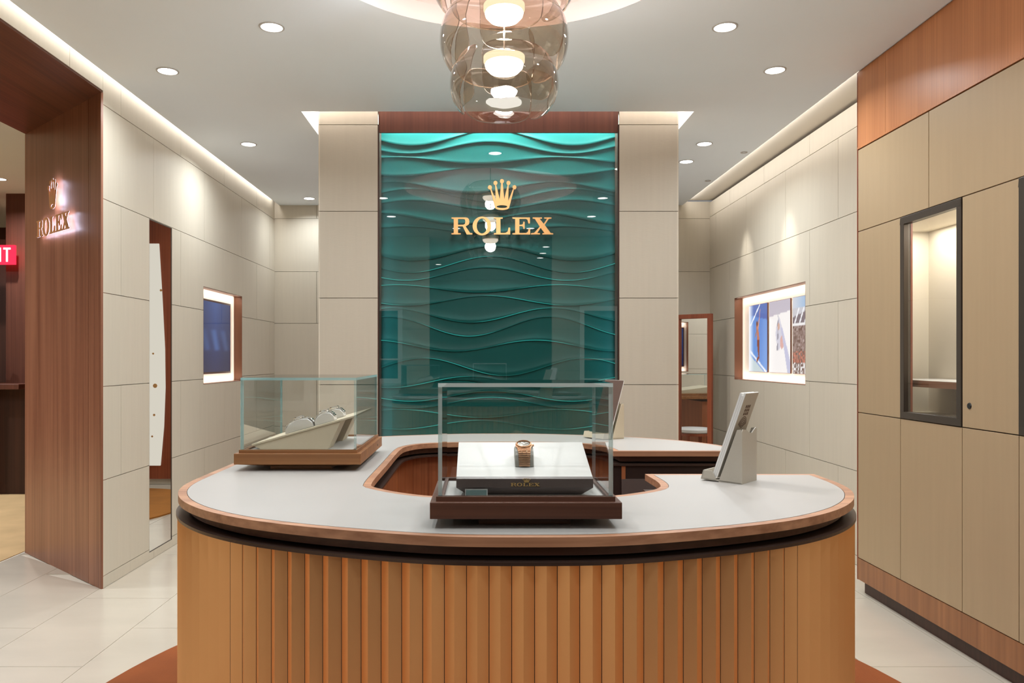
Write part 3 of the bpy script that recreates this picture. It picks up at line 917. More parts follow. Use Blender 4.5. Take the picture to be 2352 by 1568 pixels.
# dish on the shelf
t = thing('display_dish', 'small cream display dish on the wooden showcase shelf', 'dish', (2.26, 3.58, 1.1926), 0)
MB().lathe([(0.0, 0.0), (0.02, 0.0), (0.024, .012), (0.055, .022), (0.058, .026), (0.05, .025), (0.0, .016)], (0, 0, 0), 32).build('bowl', 'cream_leather', t, local=True, smooth=True)
for a, b, lab in ((3.677, 4.366, 'beige upper cabinet panel at the far end under the wood fascia'), (2.97, 3.677, 'beige upper cabinet panel above showcase and locked door'),
                  (2.27, 2.97, 'beige upper cabinet panel fourth from the entrance wall, outside the picture'), (1.57, 2.27, 'beige upper cabinet panel third from the entrance wall, outside the picture'),
                  (.87, 1.57, 'beige upper cabinet panel second from the entrance wall, outside the picture'), (.135, .87, 'beige upper cabinet panel first from the entrance wall, outside the picture')):
    t = thing('upper_cabinet', lab, 'cabinet', (KX + .1, (a + b) / 2, 2.005), 0, GC)
    MB().box(KX + .0205, 2.5, a + .001, b - .001, 2.007, 2.458).build('body', 'cabinet_gap', t)
    cab_door(t, a, b, 2.005, 2.46)
fa = MB().box(KX + .02, 2.5, 0.13, 4.362, 2.462, CH + .01).build('trim_4', 'cabinet_gap')
tag(fa, 'warm walnut fascia above the beige cabinets', kind='structure')
for a, b in ((.13, 1.2), (1.2, 2.6), (2.6, 4.07), (4.07, 4.366)):
    MB().box(KX - .001, KX + .02, a + .001, b - .001, 2.475, CH + .01).build('board', 'wood_fascia', fa)
MB().box(KX - .004, KX + .02, .13, 4.366, 2.463, 2.474).build('edge_strip', 'wood_fascia', fa)
MB().box(KX - .001, XR + .0, 4.367, 4.376, 0.07, CH + .01).build('end_panel', 'wood_red', fa)
pl = MB().box(KX, KX + .02, .13, 4.366, .072, .190).build('trim_5', 'wood_plinth')
tag(pl, 'wooden plinth under the beige cabinets', kind='structure')
MB().box(KX + .03, KX + .05, .13, 4.35, 0, .071).build('toe_kick', 'wood_dark', pl)

# ================================================================== COUNTER
CXm = 0.09
half = [(0, 1.534), (.18, 1.545), (.36, 1.596), (.50, 1.652), (.625, 1.722), (.735, 1.815), (.82, 1.922), (.875, 2.03), (.905, 2.13), (.917, 2.23), (.919, 2.35)]
mz = 2.597
front_r = [(CXm + x, y) for x, y in half]
front_l = [(CXm - x, y) for x, y in half]
back_l = [(CXm - x, 2 * mz - y) for x, y in half]
back_r = [(CXm + x, 2 * mz - y) for x, y in half]
fullpts = back_r[:0] + list(reversed(back_r)) [1:] + back_l[1:] + [(CXm - .919, mz)] + list(reversed(front_l)) + front_r[1:-1]
# back_r reversed: from side (.919) to centre
sm = catmull([Vector(p) for p in fullpts], 10)
P_ = [v for v in sm]
# trim to the end cuts of the C
P_ = [Vector((CXm + .917, 2.958))] + [p for i, p in enumerate(P_) if not (p[0] > CXm and p[1] < 2.955 and p[1] > mz) and not (p[0] > CXm and p[1] > 2.37 and p[1] < mz)] + [Vector((CXm + .919, 2.377))]
P_ = resample(P_, 0.0226)
I_ = [(.497, 2.377), (.5, 2.2), (.475, 2.11), (.40, 2.04), (.3, 1.99), (.1, 1.965), (-.1, 1.99), (-.2, 2.04), (-.28, 2.12), (-.307, 2.2), (-.31, 2.6), (-.31, 3.0),
      (-.29, 3.13), (-.23, 3.22), (-.1, 3.265), (.1, 3.28), (.3, 3.265), (.42, 3.22), (.48, 3.13), (.5, 3.02), (.5, 2.958)]
I_ = resample(catmull([Vector(p) for p in I_], 8), 0.03)
def closed_offset(P, d):
    n = len(P); out = []
    for i in range(n):
        a = (P[i] - P[i - 1]); b = (P[(i + 1) % n] - P[i])
        a = Vector((a[0], a[1])).normalized(); b = Vector((b[0], b[1])).normalized()
        na = Vector((-a[1], a[0])); nb = Vector((-b[1], b[0]))
        m = na + nb
        if m.length < 1e-6: m = na
        m.normalize()
        k = max(0.35, m.dot(na))
        out.append(Vector((P[i][0], P[i][1])) + m * (d / k))
    return out
loop0 = [Vector((p[0], p[1])) for p in P_] + [Vector((p[0], p[1])) for p in I_]
ct = thing('display_counter', 'oval display counter with pale top, walnut rim and pleated bronze front', 'counter', (CXm, 2.6, 0))
XYZ = lambda a, b, d: (a, b, d)
def ring(name, o0, o1, z0, z1, mat, bevel=0, parent=None):
    return MB().prism([closed_offset(loop0, o0), closed_offset(loop0, o1)], XYZ, z0, z1).build(name, mat, parent or ct, bevel=bevel)
CT = 0.95
ring('rim', 0.0, 0.021, CT - .0195, CT, 'wood_rim', .003)
MB().prism([closed_offset(loop0, .0225)], XYZ, CT - .0195, CT + .0004).build('top', 'counter_stone', ct)
MB().prism([closed_offset(loop0, .0205)], XYZ, CT - .019, CT - .002).build('shadow_gap', 'dark_recess', ct)
ring('upper_step', 0.026, 0.09, CT - .042, CT - .0195, 'wood_case_dark')
ring('neck', 0.055, 0.10, CT - .05, CT - .042, 'dark_recess')
ring('ledge', -0.005, 0.10, CT - .055, CT - .048, 'ledge_bronze', .001)
def strip(P, o0, o1, z0, z1, name, mat):
    a = offset_path(P, -o0); b = offset_path(P, -o1)
    return MB().prism([a + list(reversed(b))], XYZ, z0, z1).build(name, mat, ct)
ZB = CT - .055
P2 = [Vector((p[0], p[1])) for p in P_]; I2 = [Vector((p[0], p[1])) for p in I_]
strip(P2, .013, .035, .0125, ZB, 'backing', 'dark_recess')
wi = strip(I2, .03, .045, .0125, ZB, 'inner_panel', 'wood_inner')
MB().box(.50, .985, 2.962, 2.975, .0125, ZB).build('end_panel', 'dark_recess', ct)
MB().box(.52, .985, 2.36, 2.373, .0125, ZB).build('end_panel', 'dark_recess', ct)
MB().box(.53, .97, 2.955, 2.961, .1, ZB - .05).build('drawer', 'dark_leather', ct)
crest = offset_path(P2, .002); root_ = offset_path(P2, -.0135)
n = len(P2) - 1
off0 = n % 2
for i in range(0, n - 1, 2):
    a, c, b = root_[i], crest[i + 1], root_[i + 2]
    MB().prism([[a, c, b]], XYZ, .0125, ZB - .001).build('slat', 'bronze_slat', ct)

# rug under the counter, second rug behind the feature wall
rg = MB().prism([superellipse(CXm, 2.58, 1.63, 1.93, 2.15, 96)], XYZ, 0.0005, .012).build('rug', 'rug')
tag(rg, 'rust brown oval rug under the display counter', 'rug')
rg2 = MB().prism([superellipse(-0.75, 6.85, .95, .95, 2.4, 64)], XYZ, 0.0005, .012).build('rug', 'gold_rug')
tag(rg2, 'golden brown rug behind the feature wall, seen in the slot mirror', 'rug')

# ================================================================== GLASS CASES
def glass_case(x0, x1, y0, y1, zt, woodmat, lab, edge, floor_mat='white_leather'):
    """outer size of the wooden base x0..x1, y0..y1"""
    t = thing('display_case', lab, 'display case', ((x0 + x1) / 2, (y0 + y1) / 2, CT))
    zb0, zb1 = CT + .021, CT + .055
    ins = .055
    bs = MB()
    bs.box(x0, x1, y0, y1, zb0, zb1)
    bs.build('base', woodmat, t, bevel=.0012)
    ft = MB()
    lo = [(x0 + .10, y0 + .05), (x1 - .10, y0 + .05), (x1 - .10, y1 - .05), (x0 + .10, y1 - .05)]
    hi = [(x0 + .004, y0 + .004), (x1 - .004, y0 + .004), (x1 - .004, y1 - .004), (x0 + .004, y1 - .004)]
    ft.hexa([(p[0], p[1], CT + .010) for p in lo] + [(p[0], p[1], zb0) for p in hi])
    ft.box(x0 + .10, x1 - .10, y0 + .05, y1 - .05, CT + .0006, CT + .010)
    ft.build('foot', woodmat, t)
    g = .012
    rm = MB()
    rx0, rx1, ry0, ry1 = x0 + g, x1 - g, y0 + g, y1 - g
    rw = .016
    for c in ((rx0, rx1, ry0, ry0 + rw), (rx0, rx1, ry1 - rw, ry1), (rx0, rx0 + rw, ry0 + rw, ry1 - rw), (rx1 - rw, rx1, ry0 + rw, ry1 - rw)):
        rm.box(c[0], c[1], c[2], c[3], zb1, zb1 + .010)
    rm.build('rim', woodmat, t)
    MB().box(rx0 + rw, rx1 - rw, ry0 + rw, ry1 - rw, zb1 - .001, zb1 + .004).build('tray_floor', floor_mat, t)
    th = .008
    gx0, gx1, gy0, gy1 = rx0 + .004, rx1 - .004, ry0 + .004, ry1 - .004
    z0 = zb1 + .010
    def pane(a, face):
        mb = MB().box(*a)
        # order of faces in box(): -z, +z, -y, +y, -x, +x
        for k in range(6):
            mb.m[k] = 0 if k in face else 1
        return mb.build('glass_pane', ['clear_glass', edge], t)
    pane((gx0, gx1, gy0, gy0 + th, z0, zt), (2, 3))
    pane((gx0, gx1, gy1 - th, gy1, z0, zt), (2, 3))
    pane((gx0, gx0 + th, gy0 + th, gy1 - th, z0, zt), (4, 5))
    pane((gx1 - th, gx1, gy0 + th, gy1 - th, z0, zt), (4, 5))
    pane((gx0, gx1, gy0, gy1, zt, zt + th), (0, 1))
    return t, (gx0 + th, gx1 - th, gy0 + th, gy1 - th, zb1 + .004)
c1, in1 = glass_case(-0.105, 0.289, 1.605, 1.895, 1.241, 'wood_case_dark', 'glass display case with dark walnut base holding the single gold watch', 'clear_edge')
c2, in2 = glass_case(-0.767, -0.374, 2.43, 2.955, 1.232, 'wood_case_light', 'deeper glass display case with lighter wood base holding a cream tray', 'glass_edge')
MB().lathe([(0.0, -.001), (.004, -.001), (.004, .001)], (-0.374, 2.83, CT + .038), 12, axis='x').build('lock', 'black', c2)

# ---- sloped display stand in the front case
PX0, PX1 = -0.0526, 0.2375
st = thing('watch_stand', 'white sloped watch stand with dark leather front edge', 'stand', (.0925, 1.75, in1[4]))
zf = in1[4]
y0, z0, y1, z1 = 1.66, 1.0445, 1.845, 1.103
n_ = Vector((0, -(z1 - z0), y1 - y0)).normalized()
MB().hexa([(PX0, y0, z0 - .004), (PX1, y0, z0 - .004), (PX1, y1, z1 - .004), (PX0, y1, z1 - .004), (PX0, y0, z0), (PX1, y0, z0), (PX1, y1, z1), (PX0, y1, z1)]).build('sloped_top', 'white_leather', st)
MB().hexa([(PX0, y0 - .002, z0 - .018), (PX1, y0 - .002, z0 - .018), (PX1, y0 + .012, z0 - .018), (PX0, y0 + .012, z0 - .018),
           (PX0, y0 - .002, z0 + .001), (PX1, y0 - .002, z0 + .001), (PX1, y0 + .012, z0 + .004), (PX0, y0 + .012, z0 + .004)]).build('front_band', 'dark_leather', st, bevel=.0008)
i_ = .022
zf += .0005
MB().hexa([(PX0 + i_, y0 + .018, zf), (PX1 - i_, y0 + .018, zf), (PX1 - i_, y1 - .02, zf), (PX0 + i_, y1 - .02, zf),
           (PX0, y0 + .0, z0 - .018), (PX1, y0 + .0, z0 - .018), (PX1, y1, z1 - .005), (PX0, y1, z1 - .005)]).build('foot', 'dark_leather', st)
ec = 0.0085
ex = (1173 - 1105) / 1800 * 1.656
em = MB()
for ls in [CROWN] + [[b] for b in BALLS]:
    em.prism(ls, lambda a, b, d: (ex + .0025 + a * ec * 1.2, y0 - .0022 - d, z0 - .0145 + b * ec * .62), 0, .001)
em.build('crown_emblem', 'gold', st)
for k in LET:
    MB().prism(LET[k], lambda a, b, d: (ex + a * ec * 1.2, y0 - .0022 - d, z0 - .0145 + b * ec * .8), 0, .001).build(k, 'gold', st)

# ---- gold watch on its cuff
wx = (1203 - 1105) / 1800 * 1.745
cf = thing('watch_cuff', 'grey leather cuff carrying the gold watch', 'watch holder', (wx, 1.74, 1.064))
def profile_block(path, hw, xc):
    """solid between a (y,z) path closed polygon, width 2*hw around xc"""
    return MB().prism([path], lambda a, b, d: (xc + d, a, b), -hw, hw)
cpath = [(1.716, 1.0625), (1.720, 1.088), (1.726, 1.096), (1.736, 1.101), (1.752, 1.104), (1.766, 1.100), (1.772, 1.090), (1.772, 1.0808)]
profile_block(cpath, .0205, wx).build('cuff', 'grey_leather', cf, bevel=.002)
wt = thing('wristwatch', 'rose gold wristwatch with dark dial in the front glass case', 'watch', (wx, 1.74, 1.066))
bp = [Vector((0, 1.7135, 1.0635)), Vector((0, 1.7165, 1.078)), Vector((0, 1.7180, 1.0885)), Vector((0, 1.7225, 1.0965)), Vector((0, 1.7305, 1.1020))]
bp = resample(catmull(bp, 6), .0040)
for i in range(len(bp) - 1):
    p, q = bp[i], bp[i + 1]
    t_ = (q - p).normalized(); nn = Vector((0, -t_.z, t_.y))
    wdt = .0118 + .003 * (i / len(bp))
    c_ = (p + q) / 2
    mb = MB()
    for s0_, s1_ in ((-1, -.38), (-.36, .36), (.38, 1)):
        e0, e1 = c_ - t_ * .0014, c_ + t_ * .0014
        lo_, up_ = -nn * .0008, nn * .0016
        X0_, X1_ = Vector((wx + s0_ * wdt, 0, 0)), Vector((wx + s1_ * wdt, 0, 0))
        mb.hexa([X0_ + e0 + lo_, X1_ + e0 + lo_, X1_ + e1 + lo_, X0_ + e1 + lo_, X0_ + e0 + up_, X1_ + e0 + up_, X1_ + e1 + up_, X0_ + e1 + up_])
    mb.build('bracelet_link', 'rose_gold', wt, bevel=.0005)
HM = Matrix.Translation((wx, 1.7455, 1.1065)) @ Matrix.Rotation(D(20), 4, 'X')
MB().lathe([(0, -.004), (.0165, -.004), (.0188, -.001), (.0188, .002), (.0165, .003), (0, .003)], (0, 0, 0), 40).xf(HM).build('watch_body', 'rose_gold', wt, smooth=True)
bz = MB()
for k in range(40):
    a0_, a1_ = 2 * PI * k / 40, 2 * PI * (k + .5) / 40
    for aa, rr in ((a0_, .0185), (a1_, .0176)):
        pass
bz.lathe([(.0140, .0030), (.0176, .0030), (.0170, .0050), (.0145, .0058)], (0, 0, 0), 60, closed=True)
bz.xf(HM).build('bezel', 'rose_gold', wt)
dial = MB().lathe([(0, .0034), (.0146, .0034), (.0146, .0030)], (0, 0, 0), 40).xf(HM).build('dial', 'dial', wt)
hm = MB()
for k in range(12):
    a = 2 * PI * k / 12
    m0 = MB().box(-.0006, .0006, .0105, .0132, .0035, .0040).xf(Matrix.Rotation(a, 4, 'Z'))
    hm.add(m0.v, m0.f)
hm.xf(HM).build('hour_markers', 'steel', dial)
hd = MB()
for a, l in ((40, .0075), (-55, .011)):
    m0 = MB().box(-.0007, .0007, -.001, l, .0041, .0045).xf(Matrix.Rotation(D(a), 4, 'Z'))
    hd.add(m0.v, m0.f)
hd.xf(HM).build('hands', 'steel', dial)
MB().lathe([(0, .0185), (.0026, .0185), (.0026, .0225), (0, .0225)], (0, 0, 0), 16, axis='x').xf(HM).build('winder', 'rose_gold', wt)
lg = MB()
for sx_ in (-1, 1):
    for sy_ in (-1, 1):
        lg.hexa([Vector(v) for v in [(sx_ * .010, sy_ * .012, -.003), (sx_ * .0155, sy_ * .011, -.003), (sx_ * .0145, sy_ * .0205, -.006), (sx_ * .0115, sy_ * .0205, -.006),
                 (sx_ * .010, sy_ * .012, .002), (sx_ * .0155, sy_ * .011, .002), (sx_ * .0145, sy_ * .0205, -.003), (sx_ * .0115, sy_ * .0205, -.003)]])
lg.xf(HM).build('lugs', 'rose_gold', wt)
# small plate
pp = thing('name_plate', 'small silver-framed green plate at the foot of the stand', 'plate', (-.005, 1.648, zf))
qx0, qx1 = (1068 - 1105) / 1800 * 1.645, (1120 - 1105) / 1800 * 1.645
MB().hexa([(qx0, 1.642, zf + .0003), (qx1, 1.642, zf + .0003), (qx1, 1.652, zf + .0003), (qx0, 1.652, zf + .0003), (qx0, 1.647, zf + .016), (qx1, 1.647, zf + .016), (qx1, 1.652, zf + .016), (qx0, 1.652, zf + .016)]).build('plate_body', 'brushed_silver', pp)
MB().hexa([(qx0 + .002, 1.6418, zf + .003), (qx1 - .002, 1.6418, zf + .003), (qx1 - .002, 1.6425, zf + .002), (qx0 + .002, 1.6425, zf + .002), (qx0 + .002, 1.6458, zf + .0145), (qx1 - .002, 1.6458, zf + .0145), (qx1 - .002, 1.6468, zf + .0145), (qx0 + .002, 1.6468, zf + .0145)]).build('plate_face', 'plate_green', pp)

# ---- cream tray with two steel watches in the other case
zf2 = in2[4]
ty = thing('sloped_tray', 'cream leather sloped tray on two wedge feet in the light-wood case', 'tray', (-.57, 2.7, zf2))
tp = [(-.731, 1.021), (-.405, 1.112), (-.403, 1.119), (-.733, 1.0265)]
MB().prism([tp], lambda a, b, d: (a, d, b), 2.50, 2.875).build('plate', 'cream_leather', ty, bevel=.001)
wd = [(-.705, zf2 + .0006), (-.489, zf2 + .0006), (-.448, 1.0995), (-.728, 1.0215)]
for d0, d1 in ((2.505, 2.60), (2.76, 2.86)):
    MB().prism([wd], lambda a, b, d: (a, d, b), d0, d1).build('wedge', 'cream_leather', ty, bevel=.001)
sl = Vector((.326, 0, .091)).normalized(); sn = Vector((-sl.z, 0, sl.x))
def steel_watch(s, yc, lab, lab2, ka=1.0, kb=1.0):
    o = Vector((-.732, yc, 1.0262)) + sl * s
    def F(a, b, d): return tuple(o + sl * (a * ka) + sn * (b * kb + .0016) + Vector((0, d, 0)))
    hold = thing('watch_cuff', lab2, 'watch holder', tuple(o + sn * .001))
    path = [(-.034, .0), (-.032, .012), (-.022, .024), (-.006, .031), (.010, .032), (.024, .027), (.032, .014), (.033, .0)]
    MB().prism([path], F, -.022, .022).build('cuff', 'white_leather', hold, bevel=.002)
    wa = thing('wristwatch', lab, 'watch', tuple(o + sn * .034))
    ring_ = resample(catmull([Vector((-.0345, .010)), Vector((-.0235, .0255)), Vector((-.006, .0330)), Vector((.010, .0342)), Vector((.0255, .0285)), Vector((.0340, .013))], 6), .0062)
    for i in range(len(ring_) - 1):
        p, q = ring_[i], ring_[i + 1]
        tt = (q - p).normalized(); nn = Vector((-tt[1], tt[0])); c = (p + q) / 2
        e0, e1 = c - tt * .0027, c + tt * .0027
        quad = [e0, e1, e1 + nn * .0028, e0 + nn * .0028]
        MB().prism([[(k[0], k[1]) for k in quad]], F, -.013, .013).build('bracelet_link', 'steel', wa, bevel=.0007)
    M4 = Matrix(((sl.x, 0, sn.x, 0), (0, 1, 0, 0), (sl.z, 0, sn.z, 0), (0, 0, 0, 1)))
    M4 = Matrix.Translation(o + sn * (.0345 * kb + .0045) + sl * .002 * ka) @ M4
    MB().lathe([(0, -.003), (.0165, -.003), (.0182, 0), (.0182, .002), (.015, .0045), (0, .0045)], (0, 0, 0), 32).xf(M4).build('watch_body', 'steel', wa, smooth=True)
    MB().lathe([(0, .0047), (.0135, .0047), (.0135, .0042)], (0, 0, 0), 32).xf(M4).build('dial', 'dial', wa)
steel_watch(.150, 2.56, 'steel wristwatch lying lower on the cream tray', 'white cuff lower on the cream tray', 1.42, 1.05)
steel_watch(.236, 2.56, 'steel wristwatch lying higher on the cream tray', 'white cuff higher on the cream tray')
steel_watch(.235, 2.74, 'steel wristwatch at the back of the cream tray', 'white cuff at the back of the cream tray')

# ================================================================== BROCHURE HOLDERS
def holder(loc, rz, lab, mat, nb, covers, blab, wdt=.105):
    t = thing('brochure_holder', lab, 'brochure holder', (loc[0], loc[1], CT + .0006), rz)
    h = wdt / 2
    yf = lambda a, b, d: (a, d, b)
    side = [(0, 0), (.066, 0), (.012, .150), (0, .152)]
    MB().prism([side], yf, -h, -h + .003).build('side_panel', mat, t, local=True)
    MB().prism([side], yf, h - .003, h).build('side_panel', mat, t, local=True)
    bk = [(-h, 0), (h, 0), (h, .145)] + [(h - .006, .152)] + [(h - .03, .150), (h - .045, .142), (-h + .035, .138), (-h + .012, .150), (-h + .003, .152), (-h, .146)]
    MB().prism([bk], lambda a, b, d: (d, a, b), -.003, .0).build('back_panel', mat, t, local=True)
    MB().hexa([(0.0, -h, 0), (.118, -h, .004), (.118, h, .004), (0, h, 0), (0, -h, .003), (.118, -h, .007), (.118, h, .007), (0, h, .003)]).build('bottom', mat, t, local=True)
    lip = [(.116, .005), (.119, .005), (.112, .030), (.109, .030)]
    MB().prism([lip], yf, -h, h).build('front_lip', mat, t, local=True)
    for s_ in (-1, 1):
        yy = s_ * (h - .0015)
        MB().prism([[(.072, .003), (.118, .006), (.111, .030), (.085, .030)]], yf, yy - .0015, yy + .0015).build('lip_side', mat, t, local=True)
    c, s = math.cos(rz), math.sin(rz)
    for k in range(nb):
        bo = thing('brochure', blab[k], 'brochure', (loc[0], loc[1], CT + .008), rz, 'brochures standing in the leather holders')
        off = .006 * k
        lean = .052 / .150
        L = .255 - .008 * (k % 2)
        x0b = .0715 + off
        dirv = Vector((-.345, 0, 1)).normalized(); nv = Vector((1, 0, .345)).normalized()
        w2 = h - .006
        def q(a, b, d): return tuple(Vector((x0b, 0, .004)) + dirv * b + nv * d + Vector((0, a, 0)))
        MB().prism([[(-w2, 0), (w2, 0), (w2, L), (-w2, L)]], q, .0008, .0044).build('pages', 'paper', bo, local=True)
        MB().prism([[(-w2, 0), (w2, 0), (w2, L - .001), (-w2, L - .001)]], q, .0, .0008).build('back_cover', covers[k][0], bo, local=True)
        MB().prism([[(-w2, 0), (w2, 0), (w2, L - .001), (-w2, L - .001)]], q, .0044, .0052).build('front_cover', covers[k][1], bo, local=True)
        if k == 0 and covers[k][0] == 'holder_leather':
            # dark wavy emblem printed on the cover
            mb = MB()
            for r_ in range(7):
                rr = .004 + r_ * .0042
                mb.prism([arc(0, .148, rr, rr * 1.25, 20, 160, 12) + list(reversed(arc(0, .148, rr - .0017, rr * 1.25 - .0022, 20, 160, 12)))], q, -.0004, 0.0)
            for r_ in range(3):
                for c_ in range(3):
                    mb.prism([[(-.017 + c_ * .012, .188 + r_ * .011), (-.008 + c_ * .012, .188 + r_ * .011), (-.009 + c_ * .012, .196 + r_ * .011), (-.016 + c_ * .012, .197 + r_ * .011)]], q, -.0004, 0.0)
            mb.build('printed_emblem', 'brown_cover', bo, local=True)
    return t
holder((.756, 2.215), math.atan2(.65, -.76), 'pale leather brochure holder on the front arm of the counter', 'holder_leather', 3,
       [('holder_leather', 'paper'), ('paper', 'paper'), ('paper', 'paper')],
       ['brochure with dark wavy emblem on its cover, in the front holder', 'white brochure in the middle of the front holder', 'white brochure at the lip of the front holder'])
holder((.585, 3.47), math.atan2(-.55, -.83), 'cream brochure holder on the back arm, seen through the glass case', 'cream_leather', 1,
       [('paper', 'brown_cover')], ['dark brown brochure leaning in the holder behind the glass case'], .13)

# ================================================================== WALL MIRROR, NICHES, PICTURES
mr = thing('wall_mirror', 'tall narrow frameless mirror set flush in the panelled wall', 'mirror', (XL, 5.228, .05))
MB().box(XL - .012, XL - .004, MIR[0] + .004, MIR[1] - .004, MIR[2] + .004, MIR[3] - .004).build('mirror_glass', 'mirror', mr)
fr = MB()
for c in ((MIR[0], MIR[1], MIR[2], MIR[2] + .004), (MIR[0], MIR[1], MIR[3] - .004, MIR[3]), (MIR[0], MIR[0] + .004, MIR[2], MIR[3]), (MIR[1] - .004, MIR[1], MIR[2], MIR[3])):
    fr.box(XL - .014, XL - .001, *c)
fr.build('edge_frame', 'dark_frame', mr)

def niche(name, lab, x, sgn, op, depth):
    """lined niche in an x wall; sgn=+1 goes to +x"""
    t = thing(name, lab, 'niche', (x + sgn * depth / 2, (op[0] + op[1]) / 2, op[2]))
    xb = x + sgn * depth
    lo, hi = sorted((x, xb))
    k = .004
    rv = MB()
    rv.box(lo, hi, op[0], op[0] + k, op[2], op[3]); rv.box(lo, hi, op[1] - k, op[1], op[2], op[3])
    rv.box(lo, hi, op[0] + k, op[1] - k, op[2], op[2] + k); rv.box(lo, hi, op[0] + k, op[1] - k, op[3] - k, op[3])
    rv.build('reveal', 'niche_reveal', t)
    b0, b1 = sorted((xb, xb + sgn * .01))
    MB().box(b0, b1, op[0], op[1], op[2], op[3]).build('back_panel', 'niche_back', t)
    xm = x + sgn * depth * .45
    area('niche_light', (xm, (op[0] + op[1]) / 2, op[3] - .008), (0, sgn * D(25) * -1, 0), .03, op[1] - op[0] - .06, 0.85 * (op[1] - op[0]), (1, .88, .78), t)
    area('niche_light', (xm, (op[0] + op[1]) / 2, op[2] + .008), (PI, sgn * D(25), 0), .03, op[1] - op[0] - .06, 0.7 * (op[1] - op[0]), (1, .88, .78), t)
    area('niche_light', (xm, op[1] - .008, (op[2] + op[3]) / 2), (D(-90), 0, 0), .03, op[3] - op[2] - .06, .28, (1, .85, .72), t)
    return xb
NXR = niche('picture_niche', 'wide lit niche with three pictures in the panelled wall', XR, 1, NIR, .073)
NXL = niche('screen_niche', 'small lit niche with a dark screen beside the slot mirror', XL, -1, NIL, .07)

def seg(px, py, ax, ay, bx, by):
    t = max(0, min(1, ((px - ax) * (bx - ax) + (py - ay) * (by - ay)) / ((bx - ax) ** 2 + (by - ay) ** 2)))
    return math.hypot(px - ax - t * (bx - ax), py - ay - t * (by - ay))
def mixc(a, b, t):
    t = max(0, min(1, t)); return tuple(a[i] + (b[i] - a[i]) * t for i in range(3))
def pic_court(u, v):
    # u: 0 = far edge (left in view), v up
    c = mixc((105, 150, 216), (88, 132, 204), v)
    if v > .86 - .1 * u: c = (82, 108, 176)
    if seg(u, v, .1, .70, .62, 1.0) < .016: c = (236, 240, 248)
    if seg(u, v, .1, .30, .95, .0) < .018: c = (238, 242, 248)
    if v < .27 - .32 * u: c = (196, 210, 214)
    x, y = u, v
    if seg(x, y, .47, .66, .52, .50) < .055 or seg(x, y, .52, .50, .54, .34) < .06: c = (190, 120, 92) if y > .47 else (128, 66, 44)
    if seg(x, y, .54, .34, .56, .22) < .032 or seg(x, y, .56, .22, .46, .17) < .025: c = (140, 78, 56)
    if math.hypot((x - .46), (y - .715) * 1.3) < .05: c = (120, 72, 52)
    if seg(x, y, .50, .64, .58, .78) < .022 or seg(x, y, .58, .78, .62, .92) < .012: c = (206, 150, 128)
    if seg(x, y, .45, .62, .36, .53) < .02: c = (150, 120, 110)
    return mixc((245, 246, 250), c, (u - .02) / .26)
def pic_white(u, v):
    c = (240, 236, 234)
    if v > .84 - .05 * (1 - u): c = mixc((206, 198, 206), (188, 180, 192), v)
    lx = .42 + .08 * math.sin(v * 6)
    if .30 < v < .78:
        wd_ = .16 * math.sin((v - .30) / .48 * PI)
        if abs(u - .48) < wd_: c = (206, 204, 216)
        if abs(u - .40 - .1 * (v - .3)) < .025 + .02 * math.sin(v * 40): c = (150, 148, 160)
        if math.hypot((u - .46), (v - .64) * 1.2) < .055: c = (206, 168, 150)
        if math.hypot((u - .62), (v - .42)) < .09: c = (214, 168, 160)
    if v < .62 and seg(u, v, .60, .62, .98, .04) < .03 + .12 * (.62 - v): c = (190, 190, 214)
    if seg(u, v, .40, .86, .46, .74) < .012: c = (190, 188, 194)
    return c
random.seed(3)
crowd = [[random.random() for _ in range(60)] for _ in range(60)]
def pic_crowd(u, v):
    r_ = crowd[int(u * 31) % 60][int(v * 41) % 60]
    if v > .86: c = mixc((206, 208, 216), (150, 180, 214), u * 1.4)
    elif v > .66:
        c = (196, 194, 200) if v > .74 + .1 * u else (120, 106, 112)
        for a in (.1, .35, .6, .85):
            if seg(u, v, a, .66, a + .25, .88) < .02: c = (236, 236, 240)
    elif v > .62: c = (232, 230, 230)
    else: c = mixc((96, 66, 56), (176, 158, 152), r_)
    if v < .3 and r_ > .6: c = (200, 120, 96)
    if v < .14 and r_ > .5: c = (232, 228, 226)
    return c
def pic_screen(u, v):
    c = mixc((44, 52, 110), (70, 110, 190), v)
    if .3 < v < .6: c = mixc(c, (90, 130, 205), .5 + .5 * math.sin(u * 20 + v * 9))
    return mixc(c, (30, 34, 70), abs(u - .5))
XP = NXR - .012
for (ya, yb), fn, lab in (((7.098, 6.645), pic_court, 'backlit picture of a reaching tennis player on a blue court'), ((6.595, 6.151), pic_white, 'pale backlit picture with a slender slanting figure'),
                      ((6.10, 5.725), pic_crowd, 'dark backlit picture of a crowded stadium')):
    t = thing('backlit_picture', lab, 'picture', (XP + .006, (ya + yb) / 2, 1.18), 0, 'backlit pictures in the wide niche')
    MB().box(XP + .0008, NXR - .0006, yb - .002, ya + .002, 1.182, 1.774).build('light_box', 'niche_reveal', t)
    painted('print', (XP, ya, 1.184), (0, yb - ya, 0), (0, 0, .588), 40, 60, fn, 'backlit_print', t)
xs_ = NXL + .014
t = thing('niche_screen', 'dark glossy screen with blue image inside the small niche', 'screen', (NXL + .007, 6.5, 1.19))
MB().box(NXL + .0006, xs_ - .0008, 6.07, 6.86, 1.175, 1.775).build('screen_body', 'wood_dark', t)
painted('screen_face', (xs_, 6.085, 1.19), (0, .755, 0), (0, 0, .57), 30, 24, pic_screen, 'screen_image', t)

